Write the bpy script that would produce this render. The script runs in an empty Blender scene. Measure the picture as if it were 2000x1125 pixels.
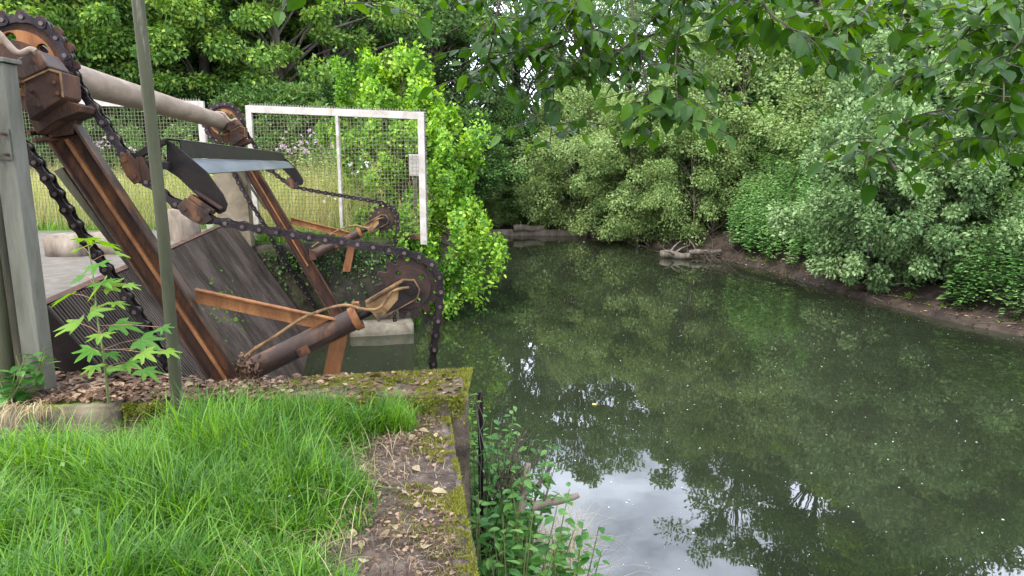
import bpy, bmesh, math, random
import numpy as np
from mathutils import Vector, noise
random.seed(7); rng = np.random.default_rng(7)
sc = bpy.context.scene
COL = sc.collection
PI = math.pi
# ------------------------------------------------------------------ camera model
F = 1330.0; PITCH = math.radians(10.4); EYE = np.array([0, 0, 1.6])
U = np.array([-.21, .9777, 0]); V = np.array([.9777, .21, 0]); Zv = np.array([0, 0, 1.0])
C0 = 5.467; W = 7.0; WATER = -1.45
def ray(px, py):
    a = (px-1000)/F; b = (562.5-py)/F
    return np.array([a, math.cos(PITCH)+b*math.sin(PITCH), -math.sin(PITCH)+b*math.cos(PITCH)])
def sz(px, py, c=C0):                       # point of the machine plane seen at a pixel -> (s, z)
    r = ray(px, py); q = EYE+r*(c/(r @ U)); return (q @ V, q[2])
def onz(px, py, z):
    r = ray(px, py); return EYE+r*((z-1.6)/r[2])
def dep(px, py, d): return EYE+ray(px, py)*d
def P(s, z, c): return V*s+U*c+Zv*z

# ------------------------------------------------------------------ object helpers
ORI = {}
def tag(o, label=None, cat=None, group=None, kind=None):
    if label: o['label'] = label
    if cat: o['category'] = cat
    if group: o['group'] = group
    if kind: o['kind'] = kind
    return o
def empty(name, loc=(0, 0, 0), rz=0):
    o = bpy.data.objects.new(name, None); COL.objects.link(o)
    o.location = loc; o.rotation_euler = (0, 0, rz); o.empty_display_size = .2
    ORI[o.name] = np.array(loc, float); return o
def link(name, me, mat, parent=None):
    o = bpy.data.objects.new(name, me); COL.objects.link(o)
    if mat and not me.materials: me.materials.append(mat)
    if parent: o.parent = parent; ORI[o.name] = ORI[parent.name]
    else: ORI[o.name] = np.zeros(3)
    return o
def npmesh(name, verts, faces, mat=None, smooth=False):
    me = bpy.data.meshes.new(name); verts = np.asarray(verts, np.float32); faces = np.asarray(faces, np.int32)
    k = faces.shape[1]; nf = len(faces)
    me.vertices.add(len(verts)); me.vertices.foreach_set('co', verts.ravel())
    me.loops.add(nf*k); me.loops.foreach_set('vertex_index', faces.ravel())
    me.polygons.add(nf); me.polygons.foreach_set('loop_start', np.arange(nf, dtype=np.int32)*k)
    me.polygons.foreach_set('loop_total', np.full(nf, k, np.int32))
    me.polygons.foreach_set('use_smooth', np.full(nf, smooth))
    me.update(calc_edges=True); me.validate()
    if mat: me.materials.append(mat)
    return me
class MB:
    def __init__(s): s.v = []; s.f = []; s.sm = []
    def add(s, vs, fs, smooth=False):
        n = len(s.v); s.v += [tuple(float(c) for c in v) for v in vs]
        for f in fs: s.f.append([i+n for i in f]); s.sm.append(smooth)
    def box(s, a, b, o=(0, 0, 0), X=(1, 0, 0), Y=(0, 1, 0), Z=(0, 0, 1)):
        o, X, Y, Z = map(np.array, (o, X, Y, Z)); vs = []
        for i in (0, 1):
            for j in (0, 1):
                for k in (0, 1): vs.append(o+X*(a, b)[i][0]+Y*(a, b)[j][1]+Z*(a, b)[k][2])
        s.add(vs, [(0, 1, 3, 2), (4, 6, 7, 5), (0, 4, 5, 1), (2, 3, 7, 6), (0, 2, 6, 4), (1, 5, 7, 3)])
    def bar(s, p, q, w, h, up=(0, 0, 1)):     # box between two points
        p, q = np.array(p, float), np.array(q, float); d = q-p; L = np.linalg.norm(d); d /= L
        up = np.array(up, float); x = np.cross(d, up); x /= np.linalg.norm(x); z = np.cross(x, d)
        s.box((-w/2, 0, -h/2), (w/2, L, h/2), p, x, d, z)
    def tube(s, pts, r, n=10, cap=True):
        pts = [np.array(p, float) for p in pts]; m = len(pts)
        rr = r if hasattr(r, '__len__') else [r]*m
        vs = []; x = None
        for i, p in enumerate(pts):
            d = pts[min(i+1, m-1)]-pts[max(i-1, 0)]; d = d/(np.linalg.norm(d)+1e-9)
            if x is None:
                a = np.array([0, 0, 1.]) if abs(d[2]) < .9 else np.array([1., 0, 0]); x = np.cross(d, a)
            x = x-d*(x @ d); x /= np.linalg.norm(x)+1e-9; y = np.cross(d, x)
            for k in range(n):
                t = 2*PI*k/n; vs.append(p+(x*math.cos(t)+y*math.sin(t))*rr[i])
        fs = [(i*n+k, i*n+(k+1) % n, (i+1)*n+(k+1) % n, (i+1)*n+k) for i in range(m-1) for k in range(n)]
        s.add(vs, fs, True)
        if cap:
            s.add(vs[:n], [tuple(range(n))[::-1]]); s.add(vs[-n:], [tuple(range(n))])
    def plate(s, poly, ca, cb):               # (s,z) outline extruded along the machine axis
        n = len(poly); vs = [P(a, b, ca) for a, b in poly]+[P(a, b, cb) for a, b in poly]
        s.add(vs, [tuple(range(n)), tuple(range(2*n-1, n-1, -1))]+[(i, i+n, (i+1) % n+n, (i+1) % n) for i in range(n)])
    def build(s, name, mat, parent=None, bevel=0):
        me = bpy.data.meshes.new(name); off = ORI[parent.name] if parent else np.zeros(3)
        me.from_pydata([tuple(np.array(v)-off) for v in s.v], [], s.f)
        me.polygons.foreach_set('use_smooth', s.sm)
        bm = bmesh.new(); bm.from_mesh(me); bmesh.ops.recalc_face_normals(bm, faces=bm.faces); bm.to_mesh(me); bm.free()
        me.update(); o = link(name, me, mat, parent)
        if bevel:
            b = o.modifiers.new('bevel', 'BEVEL'); b.width = bevel; b.segments = 2; b.limit_method = 'ANGLE'
        return o
def sprocket_mesh(name, r, teeth, tooth, holes, rh, hole_r, th, bore=.03):
    cu = bpy.data.curves.new(name, 'CURVE'); cu.dimensions = '2D'; cu.fill_mode = 'BOTH'; cu.extrude = th/2; cu.bevel_depth = .002
    def sp(pts):
        q = cu.splines.new('POLY'); q.points.add(len(pts)-1); q.use_cyclic_u = True
        for i, p in enumerate(pts): q.points[i].co = (p[0], p[1], 0, 1)
    out = []
    for t in range(teeth):
        a0 = 2*PI*t/teeth; w = 2*PI/teeth
        for f, h in ((-.5, 0), (-.38, .1), (-.27, .45), (-.2, .8), (-.13, 1), (.13, 1), (.2, .8), (.27, .45), (.38, .1)):
            rr = r-tooth*.6+tooth*h; out.append((rr*math.cos(a0+f*w), rr*math.sin(a0+f*w)))
    sp(out)
    for k in range(holes):
        a = 2*PI*k/holes+.6
        sp([(rh*math.cos(a)+hole_r*math.cos(t*PI/9), rh*math.sin(a)+hole_r*math.sin(t*PI/9)) for t in range(18)])
    sp([(bore*math.cos(t*PI/9), bore*math.sin(t*PI/9)) for t in range(18)])
    o = bpy.data.objects.new('tmp', cu); COL.objects.link(o)
    bpy.context.view_layer.update()
    me = bpy.data.meshes.new_from_object(o.evaluated_get(bpy.context.evaluated_depsgraph_get()))
    bpy.data.objects.remove(o); me.name = name; return me
def place_plane(me, s, z, c, parent):
    n = len(me.vertices); a = np.empty(n*3, np.float32); me.vertices.foreach_get('co', a); a = a.reshape(-1, 3)
    b = (a[:, :1]*V+a[:, 1:2]*Zv+a[:, 2:3]*U)+P(s, z, c)-ORI[parent.name]
    me.vertices.foreach_set('co', b.astype(np.float32).ravel()); me.update(); return me
def copy_tree(o, parent=None, shift=None):
    c = o.copy(); COL.objects.link(c); c.parent = parent
    if shift is not None: c.location = Vector(c.location)+Vector(shift)
    for ch in [x for x in bpy.data.objects if x.parent == o]: copy_tree(ch, c)
    return c

# ------------------------------------------------------------------ materials
def nd(nt, t, **k):
    n = nt.nodes.new(t)
    for a, b in k.items():
        if hasattr(n, a): setattr(n, a, b)
    return n
def ramp(nt, stops):
    r = nd(nt, 'ShaderNodeValToRGB'); e = r.color_ramp.elements
    while len(e) < len(stops): e.new(.5)
    for i, (p, c) in enumerate(stops): e[i].position = p; e[i].color = (*c, 1)
    return r
def noise_n(nt, coord, scale, detail=6, rough=.6, dist=0):
    n = nd(nt, 'ShaderNodeTexNoise'); n.inputs['Scale'].default_value = scale; n.inputs['Detail'].default_value = detail
    n.inputs['Roughness'].default_value = rough; n.inputs['Distortion'].default_value = dist
    nt.links.new(coord, n.inputs['Vector']); return n
def mat(name, stops, scale=4, rough=.8, metal=0, bump=.3, bscale=None, stretch=(1, 1, 1), detail=8, spec=.25, moss=None, roughvar=.1, spots=None, wet=None):
    m = bpy.data.materials.new(name); m.use_nodes = True; nt = m.node_tree; L = nt.links; b = nt.nodes['Principled BSDF']
    tc = nd(nt, 'ShaderNodeTexCoord'); mp = nd(nt, 'ShaderNodeMapping'); mp.inputs['Scale'].default_value = stretch
    L.new(tc.outputs['Object'], mp.inputs['Vector']); co = mp.outputs['Vector']
    n = noise_n(nt, co, scale, detail, .65, .4); r = ramp(nt, stops); L.new(n.outputs['Fac'], r.inputs[0]); col = r.outputs[0]
    if spots:                                 # (colour, scale, threshold): second scale of patches
        n3 = noise_n(nt, co, spots[1], 6, .7); r3 = ramp(nt, [(spots[2], (0, 0, 0)), (min(1, spots[2]+.08), (1, 1, 1))]); L.new(n3.outputs['Fac'], r3.inputs[0])
        mx = nd(nt, 'ShaderNodeMix', data_type='RGBA'); L.new(r3.outputs[0], mx.inputs[0]); L.new(col, mx.inputs[6]); mx.inputs[7].default_value = (*spots[0], 1); col = mx.outputs[2]
    if moss:                                  # (colour a, colour b, threshold): grows on upward faces
        g = nd(nt, 'ShaderNodeNewGeometry'); sx = nd(nt, 'ShaderNodeSeparateXYZ'); L.new(g.outputs['Normal'], sx.inputs[0])
        n4 = noise_n(nt, co, 3.5, 8, .7); ad = nd(nt, 'ShaderNodeMath', operation='MULTIPLY_ADD'); L.new(sx.outputs['Z'], ad.inputs[0]); ad.inputs[1].default_value = .25; L.new(n4.outputs['Fac'], ad.inputs[2])
        r4 = ramp(nt, [(moss[2], (0, 0, 0)), (moss[2]+.07, (1, 1, 1))]); L.new(ad.outputs[0], r4.inputs[0])
        n5 = noise_n(nt, co, 30, 4, .6); r5 = ramp(nt, [(.35, moss[0]), (.65, moss[1])]); L.new(n5.outputs['Fac'], r5.inputs[0])
        mx = nd(nt, 'ShaderNodeMix', data_type='RGBA'); L.new(r4.outputs[0], mx.inputs[0]); L.new(col, mx.inputs[6]); L.new(r5.outputs[0], mx.inputs[7]); col = mx.outputs[2]
    L.new(col, b.inputs['Base Color'])
    rr = nd(nt, 'ShaderNodeMapRange'); rr.inputs[3].default_value = rough-roughvar; rr.inputs[4].default_value = min(1, rough+roughvar)
    L.new(n.outputs['Fac'], rr.inputs[0]); L.new(rr.outputs[0], b.inputs['Roughness'])
    b.inputs['Metallic'].default_value = metal; b.inputs['Specular IOR Level'].default_value = spec
    if bump:
        n2 = noise_n(nt, co, bscale or scale*4, 8, .7); bp = nd(nt, 'ShaderNodeBump'); bp.inputs['Strength'].default_value = bump; bp.inputs['Distance'].default_value = .02
        L.new(n2.outputs['Fac'], bp.inputs['Height']); L.new(bp.outputs[0], b.inputs['Normal'])
    return m
def leafmat(name, cols, rough=.5, trans=.35, clump=.6, spec=.2, tcol=None):
    m = bpy.data.materials.new(name); m.use_nodes = True; nt = m.node_tree; L = nt.links; b = nt.nodes['Principled BSDF']
    g = nd(nt, 'ShaderNodeNewGeometry'); tc = nd(nt, 'ShaderNodeTexCoord'); oi = nd(nt, 'ShaderNodeObjectInfo')
    n = noise_n(nt, tc.outputs['Object'], clump, 3, .6)
    a = nd(nt, 'ShaderNodeMath', operation='MULTIPLY_ADD'); L.new(g.outputs['Random Per Island'], a.inputs[0]); a.inputs[1].default_value = .55; L.new(n.outputs['Fac'], a.inputs[2])
    s = nd(nt, 'ShaderNodeMath', operation='MULTIPLY_ADD'); L.new(oi.outputs['Random'], s.inputs[0]); s.inputs[1].default_value = .15; L.new(a.outputs[0], s.inputs[2])
    k = len(cols); r = ramp(nt, [(.35+.75*i/(k-1), c) for i, c in enumerate(cols)]); sb = nd(nt, 'ShaderNodeMath', operation='SUBTRACT'); sb.inputs[1].default_value = .05
    L.new(s.outputs[0], sb.inputs[0]); L.new(sb.outputs[0], r.inputs[0])
    L.new(r.outputs[0], b.inputs['Base Color']); b.inputs['Roughness'].default_value = rough; b.inputs['Specular IOR Level'].default_value = spec
    t = nd(nt, 'ShaderNodeBsdfTranslucent'); hs = nd(nt, 'ShaderNodeHueSaturation'); hs.inputs['Value'].default_value = 1.5; hs.inputs['Saturation'].default_value = 1.15; hs.inputs['Hue'].default_value = .485
    L.new(r.outputs[0], hs.inputs['Color']); L.new(hs.outputs[0], t.inputs[0])
    mx = nd(nt, 'ShaderNodeMixShader'); mx.inputs[0].default_value = trans; L.new(b.outputs[0], mx.inputs[1]); L.new(t.outputs[0], mx.inputs[2])
    L.new(mx.outputs[0], nt.nodes['Material Output'].inputs['Surface']); return m
def G(r, g, b): return (r, g, b)
M = {}
M['rust'] = mat('rust_brown', [(.3, (.018, .011, .009)), (.5, (.05, .023, .014)), (.62, (.1, .041, .018)), (.75, (.16, .07, .028))], 5, .75, .05, .5, 60, (1, 1, .35))
M['rust_dark'] = mat('rust_dark', [(.3, (.01, .006, .005)), (.5, (.026, .014, .01)), (.7, (.06, .028, .016))], 6, .65, .05, .4, 60)
M['rust_orange'] = mat('rust_orange', [(.3, (.085, .034, .015)), (.5, (.2, .082, .03)), (.7, (.31, .14, .052))], 6, .85, 0, .4, 70, (1, 1, .3))
M['rust_yellow'] = mat('rust_ochre', [(.35, (.06, .033, .015)), (.5, (.17, .095, .04)), (.7, (.27, .17, .075))], 7, .8, 0, .4, 60, spots=((.03, .025, .02), 3, .56))
M['purple_steel'] = mat('weathered_steel', [(.3, (.018, .01, .007)), (.5, (.045, .025, .017)), (.7, (.09, .05, .032))], 4, .5, .05, .35, 70, (1, 1, .25), spots=((.13, .058, .027), 3.2, .53))
M['black_steel'] = mat('black_steel', [(.3, (.006, .0045, .004)), (.7, (.022, .015, .012))], 6, .55, .0, .25, 80, spec=.15)
M['chain'] = mat('oily_chain', [(.3, (.012, .009, .010)), (.6, (.035, .026, .027)), (.8, (.08, .05, .04))], 9, .26, .7, .2, 60)
M['void'] = mat('gap_shade', [(.3, (.006, .005, .004)), (.7, (.014, .011, .009))], 5, .95, 0, 0, spec=.05)
M['pin'] = mat('worn_pin', [(.3, (.05, .035, .03)), (.7, (.16, .12, .1))], 9, .35, .7, .2, 60)
M['shaft'] = mat('beige_paint', [(.25, (.11, .078, .053)), (.5, (.19, .14, .1)), (.75, (.27, .205, .15))], 3, .6, 0, .15, 40, (2.5, .8, 2.5), spots=((.2, .1, .06), 9, .66))
M['galv'] = mat('galvanised', [(.3, (.04, .036, .024)), (.5, (.095, .09, .068)), (.7, (.16, .155, .13))], 4, .65, .0, .3, 50, (1, 1, .22), spots=((.075, .062, .035), 4, .54))
M['galv'] = M['galv']
M['galv_dark'] = mat('dark_galvanised', [(.3, (.02, .02, .012)), (.5, (.05, .045, .028)), (.7, (.1, .09, .06))], 5, .8, 0, .3, 50, (1, 1, .2))
M['pole'] = mat('algae_pole', [(.3, (.022, .024, .01)), (.5, (.045, .045, .022)), (.7, (.09, .086, .052))], 6, .7, .0, .25, 80, (1, 1, .1), spots=((.16, .15, .11), 9, .57))
M['concrete'] = mat('concrete', [(.3, (.08, .065, .045)), (.5, (.14, .12, .085)), (.7, (.2, .175, .13))], 5, .9, 0, .6, 40, spots=((.12, .11, .07), 3, .58))
M['buff'] = mat('buff_concrete', [(.3, (.1, .08, .05)), (.5, (.16, .13, .085)), (.7, (.21, .175, .12))], 4, .9, 0, .3, 50)
M['kerb'] = mat('old_concrete', [(.3, (.07, .055, .035)), (.5, (.14, .115, .075)), (.7, (.21, .18, .125))], 4, .95, 0, .7, 30, moss=((.07, .1, .015), (.16, .2, .03), .78))
M['mossy'] = mat('mossy_concrete', [(.3, (.035, .028, .02)), (.5, (.1, .075, .05)), (.7, (.2, .15, .105))], 7, .95, 0, .9, 35, moss=((.06, .075, .008), (.14, .15, .02), .8))
M['path'] = mat('dirty_concrete', [(.28, (.03, .02, .014)), (.45, (.085, .06, .043)), (.6, (.165, .125, .095)), (.75, (.25, .205, .17))], 9, .95, 0, 1, 60, detail=12, moss=((.06, .075, .008), (.14, .15, .02), .84))
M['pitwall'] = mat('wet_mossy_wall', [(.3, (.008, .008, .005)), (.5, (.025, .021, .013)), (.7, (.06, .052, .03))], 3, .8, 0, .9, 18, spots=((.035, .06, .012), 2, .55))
M['deck'] = mat('pale_slab', [(.3, (.07, .06, .045)), (.6, (.12, .103, .082)), (.75, (.17, .15, .125))], 6, .9, 0, .4, 60)
M['rack'] = mat('rack_bars', [(.3, (.018, .013, .01)), (.5, (.05, .037, .029)), (.7, (.11, .083, .066))], 2.2, .5, .1, .3, 50, (1.2, 1.2, .15))
M['fence'] = mat('weathered_white', [(.3, (.22, .18, .14)), (.5, (.32, .29, .25)), (.7, (.4, .38, .345))], 4, .65, 0, .1, 60)
M['wire'] = mat('wire', [(.3, (.1, .09, .055)), (.7, (.2, .18, .12))], 20, .6, .3, 0)
M['bark'] = mat('bark', [(.3, (.035, .028, .02)), (.5, (.085, .07, .052)), (.7, (.16, .135, .105))], 5, .95, 0, 1, 22, (1, 1, .2))
M['log'] = mat('bleached_wood', [(.3, (.08, .06, .045)), (.5, (.17, .135, .1)), (.7, (.25, .21, .165))], 5, .9, 0, .8, 30, (1, 1, .3))
M['mud'] = mat('soil', [(.3, (.02, .014, .01)), (.5, (.05, .036, .026)), (.7, (.1, .075, .055))], 3, .85, 0, .9, 25)
M['twig'] = mat('twig', [(.3, (.03, .022, .016)), (.7, (.09, .07, .05))], 20, .9, 0, .3)
M['stem'] = mat('green_stem', [(.3, (.08, .1, .03)), (.7, (.15, .17, .06))], 20, .7, 0, .1)
M['box'] = mat('grey_plastic', [(.3, (.36, .37, .36)), (.7, (.46, .47, .46))], 6, .5, 0, .05)
M['pink'] = leafmat('thistle_pink', [(.4, .28, .36), (.55, .42, .5)], .8, .3)
M['white'] = leafmat('umbel_white', [(.6, .62, .5), (.75, .76, .68)], .8, .3)
M['speck'] = leafmat('pale_specks', [(.5, .5, .42), (.75, .75, .7)], .8, .2)
M['grass'] = leafmat('grass', [(.008, .036, .003), (.03, .105, .005), (.068, .19, .01), (.16, .3, .035)], .36, .4, 2.5, .3)
M['meadow'] = leafmat('meadow_grass', [(.12, .19, .04), (.24, .3, .07), (.38, .37, .13), (.48, .4, .2)], .7, .4, .5, .2)
M['meadow_weed'] = leafmat('meadow_weeds', [(.08, .14, .03), (.14, .23, .05), (.24, .32, .08), (.36, .4, .15)], .6, .35, .8)
M['straw'] = leafmat('straw', [(.16, .12, .06), (.32, .25, .13), (.45, .37, .22)], .7, .3, 5, .2)
M['litter'] = leafmat('dead_leaves', [(.03, .016, .01), (.07, .038, .022), (.14, .08, .045), (.27, .18, .11)], .8, .1, 6, .3)
M['debris'] = leafmat('dry_debris', [(.03, .018, .012), (.08, .05, .032), (.16, .11, .075), (.34, .26, .17)], .8, .1, 6, .2)
M['moss'] = leafmat('moss_tufts', [(.06, .075, .008), (.125, .135, .016), (.22, .21, .04)], .9, .2, 6, .1)
M['leaf_ash'] = leafmat('ash_leaves', [(.035, .08, .018), (.075, .16, .03), (.14, .25, .045), (.27, .37, .07)], .5, .35, .45)
M['leaf_dark'] = leafmat('alder_leaves', [(.025, .06, .018), (.05, .115, .028), (.085, .165, .04), (.15, .24, .06)], .45, .3, .4)
M['leaf_grey'] = leafmat('grey_leaves', [(.05, .09, .035), (.09, .16, .055), (.15, .235, .09), (.24, .33, .14)], .55, .3, .5)
M['leaf_willow'] = leafmat('willow_leaves', [(.065, .105, .03), (.12, .185, .055), (.18, .265, .08), (.27, .35, .13)], .5, .35, .6)
M['leaf_bush'] = leafmat('bush_leaves', [(.03, .09, .012), (.085, .2, .022), (.17, .33, .035), (.32, .46, .07)], .38, .42, 1.1)
M['leaf_balsam'] = leafmat('balsam_leaves', [(.07, .17, .045), (.125, .265, .075), (.2, .36, .115), (.3, .46, .18)], .45, .3, 1)
M['leaf_near'] = leafmat('near_leaves', [(.01, .034, .005), (.021, .062, .007), (.036, .095, .01), (.07, .15, .018)], .4, .45, 3, .25)
M['leaf_maple'] = leafmat('maple_leaves', [(.05, .14, .03), (.09, .22, .03), (.18, .3, .04)], .45, .45, 4)
M['leaf_bank'] = leafmat('bank_leaves', [(.03, .08, .022), (.06, .14, .036), (.1, .205, .055), (.18, .3, .1)], .5, .3, 1.2)
M['leaf_nettle'] = leafmat('nettle_leaves', [(.015, .06, .01), (.035, .11, .018), (.06, .17, .026), (.11, .22, .045)], .4, .35, 3)
# water
def water_mat():
    m = bpy.data.materials.new('river_water'); m.use_nodes = True; nt = m.node_tree; L = nt.links; b = nt.nodes['Principled BSDF']
    tc = nd(nt, 'ShaderNodeTexCoord'); n = noise_n(nt, tc.outputs['Object'], .35, 3, .6); r = ramp(nt, [(.35, (.010, .013, .0065)), (.65, (.017, .0205, .011))])
    L.new(n.outputs['Fac'], r.inputs[0]); L.new(r.outputs[0], b.inputs['Base Color'])
    b.inputs['Roughness'].default_value = .015; b.inputs['IOR'].default_value = 1.5; b.inputs['Specular IOR Level'].default_value = .6
    n2 = noise_n(nt, tc.outputs['Object'], 2.2, 2, .5); bp = nd(nt, 'ShaderNodeBump'); bp.inputs['Strength'].default_value = .06; bp.inputs['Distance'].default_value = .02
    L.new(n2.outputs['Fac'], bp.inputs['Height']); L.new(bp.outputs[0], b.inputs['Normal']); return m
M['water'] = water_mat()

# ------------------------------------------------------------------ leaf builders
T_D = (np.array([(0, 0, 0), (-.3, .45, .07), (0, 1, 0), (.3, .45, .07)]), np.array([(0, 2, 1), (0, 3, 2)]))
def leaf_template(wid=.33):
    ys = [0, .14, .35, .6, .82, 1.0]; ws = [0, .66, 1, .86, .42, 0]; v = []; f = []
    for y, w in zip(ys, ws):
        c = -.18*y*y; v += [(0, y, c), (-wid*w, y, c+.22*wid*w), (wid*w, y, c+.22*wid*w)]
    for i in range(5):
        a = i*3; f += [(a, a+3, a+4), (a, a+4, a+1), (a, a+2, a+5), (a, a+5, a+3)]
    f = [t for t in f if True]; return np.array(v), np.array(f)
T_L = leaf_template(); T_N = leaf_template(.25)
def maple_template():
    pts = []
    for ang, r in ((-95, .28), (-78, .62), (-60, .4), (-42, .5), (-36, .86), (-28, .78), (-18, .45), (-9, .7), (-5, .85), (0, 1.05), (5, .85), (9, .7), (18, .45), (28, .78), (36, .86), (42, .5), (60, .4), (78, .62), (95, .28)):
        a = math.radians(ang); pts.append((r*math.sin(a), r*math.cos(a), -.12*r*r+.05*abs(math.sin(a*3))))
    v = [(0, 0, 0)]+pts; return np.array(v), np.array([(0, i+1, i) for i in range(1, len(pts))])
T_M = maple_template()
def unit(a): return a/(np.linalg.norm(a, axis=-1, keepdims=True)+1e-9)
def leaf_arrays(pos, d, n, size, T=T_D):
    v, f = T; d = unit(d); n = n-d*np.sum(n*d, 1, keepdims=True); n = unit(n); x = np.cross(d, n)
    B = np.stack([x, d, n], 1)                       # N,3(axis),3
    vv = np.einsum('kj,njc->nkc', v, B)*np.asarray(size).reshape(-1, 1, 1)+pos[:, None, :]
    ff = f[None]+(np.arange(len(pos))*len(v))[:, None, None]
    return vv.reshape(-1, 3), ff.reshape(-1, 3)
def leaves_obj(name, pos, d, n, size, m, parent=None, T=T_D):
    off = ORI[parent.name] if parent else np.zeros(3)
    v, f = leaf_arrays(np.asarray(pos)-off, d, n, size, T); return link(name, npmesh(name, v, f, m), m, parent)
def rnd(n): return unit(rng.normal(size=(n, 3)))
def blades_mesh(name, base, h, wdt, lean, m, seg=4, az=None):
    N = len(base); az = rng.uniform(0, 2*PI, N) if az is None else az
    dx = np.stack([np.cos(az), np.sin(az), np.zeros(N)], 1); sd = np.stack([-np.sin(az), np.cos(az), np.zeros(N)], 1)
    tw = rng.uniform(-.6, .6, N); vs = []
    for i in range(seg+1):
        t = i/seg; th = lean*t; r = t*np.sin(th)*h; z = t*np.cos(th*.9)*h
        c = base+dx*r[:, None]+np.array([0, 0, 1])*z[:, None]; w = (wdt*(1-t**1.7)+.0004)[:, None]
        s2 = sd*np.cos(tw*t)[:, None]+dx*np.sin(tw*t)[:, None]
        vs += [c-s2*w/2, c+s2*w/2]
    v = np.stack(vs, 1).reshape(-1, 3); k = 2*(seg+1)
    f = np.array([(2*i, 2*i+1, 2*i+3, 2*i+2) for i in range(seg)])
    ff = (f[None]+(np.arange(N)*k)[:, None, None]).reshape(-1, 4); return npmesh(name, v, ff, m, True)

# ------------------------------------------------------------------ world, sun, camera
w = bpy.data.worlds.new('World'); sc.world = w; w.use_nodes = True; nt = w.node_tree; bg = nt.nodes['Background']
EL, ROT = math.radians(52), math.radians(215)
sky = nd(nt, 'ShaderNodeTexSky'); sky.sky_type = 'NISHITA'; sky.sun_disc = False; sky.sun_elevation = EL; sky.sun_rotation = ROT; sky.air_density = 1; sky.dust_density = 2
tc = nd(nt, 'ShaderNodeTexCoord'); mp = nd(nt, 'ShaderNodeMapping'); mp.inputs['Scale'].default_value = (1, 1, 2.2); nt.links.new(tc.outputs['Generated'], mp.inputs[0])
cn = noise_n(nt, mp.outputs[0], 3.4, 7, .55, .3); cr = ramp(nt, [(.38, (.32, .32, .32)), (.6, (1, 1, 1))]); nt.links.new(cn.outputs['Fac'], cr.inputs[0])
mx = nd(nt, 'ShaderNodeMix', data_type='RGBA'); nt.links.new(cr.outputs[0], mx.inputs[0]); nt.links.new(sky.outputs[0], mx.inputs[6]); mx.inputs[7].default_value = (24, 26, 31, 1)
nt.links.new(mx.outputs[2], bg.inputs[0]); bg.inputs[1].default_value = .15
sl = bpy.data.lights.new('sun', 'SUN'); sl.energy = 3.2; sl.angle = math.radians(10); sl.color = (1, .95, .86)
so = bpy.data.objects.new('sun', sl); COL.objects.link(so)
sdv = Vector((math.sin(ROT)*math.cos(EL), math.cos(ROT)*math.cos(EL), math.sin(EL)))
so.rotation_euler = sdv.to_track_quat('Z', 'Y').to_euler()
cd = bpy.data.cameras.new('camera'); cam = bpy.data.objects.new('camera', cd); COL.objects.link(cam); sc.camera = cam
cam.location = (0, 0, 1.6); cam.rotation_euler = (PI/2-PITCH, 0, 0); cd.lens = 36*F/2000; cd.sensor_width = 36; cd.clip_end = 500; cd.clip_start = .05
sc.view_settings.view_transform = 'Standard'; sc.view_settings.look = 'None'; sc.view_settings.exposure = .68; sc.view_settings.gamma = 1

# ------------------------------------------------------------------ ground and water
SH = np.array([(14, -3), (11.5, 3), (9.9, 8), (9.08, 11.7), (8.5, 13.2), (8, 14.9), (7.5, 17.2), (7.33, 19.3), (6.6, 21.9), (5.2, 25), (4.9, 29.3), (-1.3, 29.3), (-1.9, 24), (-1.6, 19), (-1.2, 15), (-1.5, 13.2),
               (-2.0, 12.55), (-5.1, 12.0), (-3.45, 4.62), (-.30, 4.6), (-.25, 4.2), (-.45, 4.1), (-.17, 2.3), (.1, 0), (.4, -3)])
def inside(x, y, poly):
    c = np.zeros(x.shape, bool); j = len(poly)-1
    for i in range(len(poly)):
        xi, yi = poly[i]; xj, yj = poly[j]
        m = ((yi > y) != (yj > y)) & (x < (xj-xi)*(y-yi)/(yj-yi+1e-12)+xi); c ^= m; j = i
    return c
def pdist(x, y, poly):
    d = np.full(x.shape, 1e9)
    for i in range(len(poly)):
        a = poly[i]; b = poly[(i+1) % len(poly)]; ab = b-a
        t = np.clip(((x-a[0])*ab[0]+(y-a[1])*ab[1])/(ab @ ab), 0, 1)
        d = np.minimum(d, np.hypot(x-a[0]-t*ab[0], y-a[1]-t*ab[1]))
    return d
def sst(a, b, x): t = np.clip((x-a)/(b-a), 0, 1); return t*t*(3-2*t)
def ground_h(x, y):
    x = np.asarray(x, float); y = np.asarray(y, float)
    d = pdist(x, y, SH); ins = inside(x, y, SH)
    wob = .06*np.sin(x*1.7+y*.9)+.05*np.sin(y*2.3-x*1.1)+.03*np.sin(x*5.1)*np.sin(y*4.3)
    left = (x < 2-.12*(y-10)) & (y < 29) | (x < -1.3)
    hl = np.where(y < 4.15, 0+wob*.12, np.where(y < 4.75, .1, .44)); hl = np.where(y > 12, .15+sst(12.5, 30, y)*1.0+wob, hl)
    hl = np.where((x < -3.3) & (y > 4.15) & (y < 12), .1+.34*sst(4.95, 5.2, y+.22*x+.7), hl)
    wl = np.where(y < 12.9, .16, 1.6)
    L = WATER+(hl-WATER)*sst(0, 1, d/wl)
    far = y > 29.2
    hr = WATER-.05+.19*sst(0, .3, d+wob*2.2)+.4*sst(.2, 1.2, d)+1.0*sst(1, 4, d)+1.5*sst(4, 18, d)+wob*sst(.05, 1.5, d)
    hf = WATER+.2+.5*sst(.3, 6, d)+2.0*sst(5, 40, d)+wob
    out = np.where(left, L, np.where(far, hf, hr))
    return np.where(ins, WATER-.06-np.minimum(d, .9)*.7, out)
def axis(c, near, far, n):
    t = np.linspace(-1, 1, n); return c+near*t*3+(far-near*3)*np.sign(t)*np.abs(t)**5
gx = np.sort(np.concatenate([np.arange(-9, 12, .1), np.linspace(-130, -9, 60)[:-1], np.linspace(12, 130, 60)]))
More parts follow.
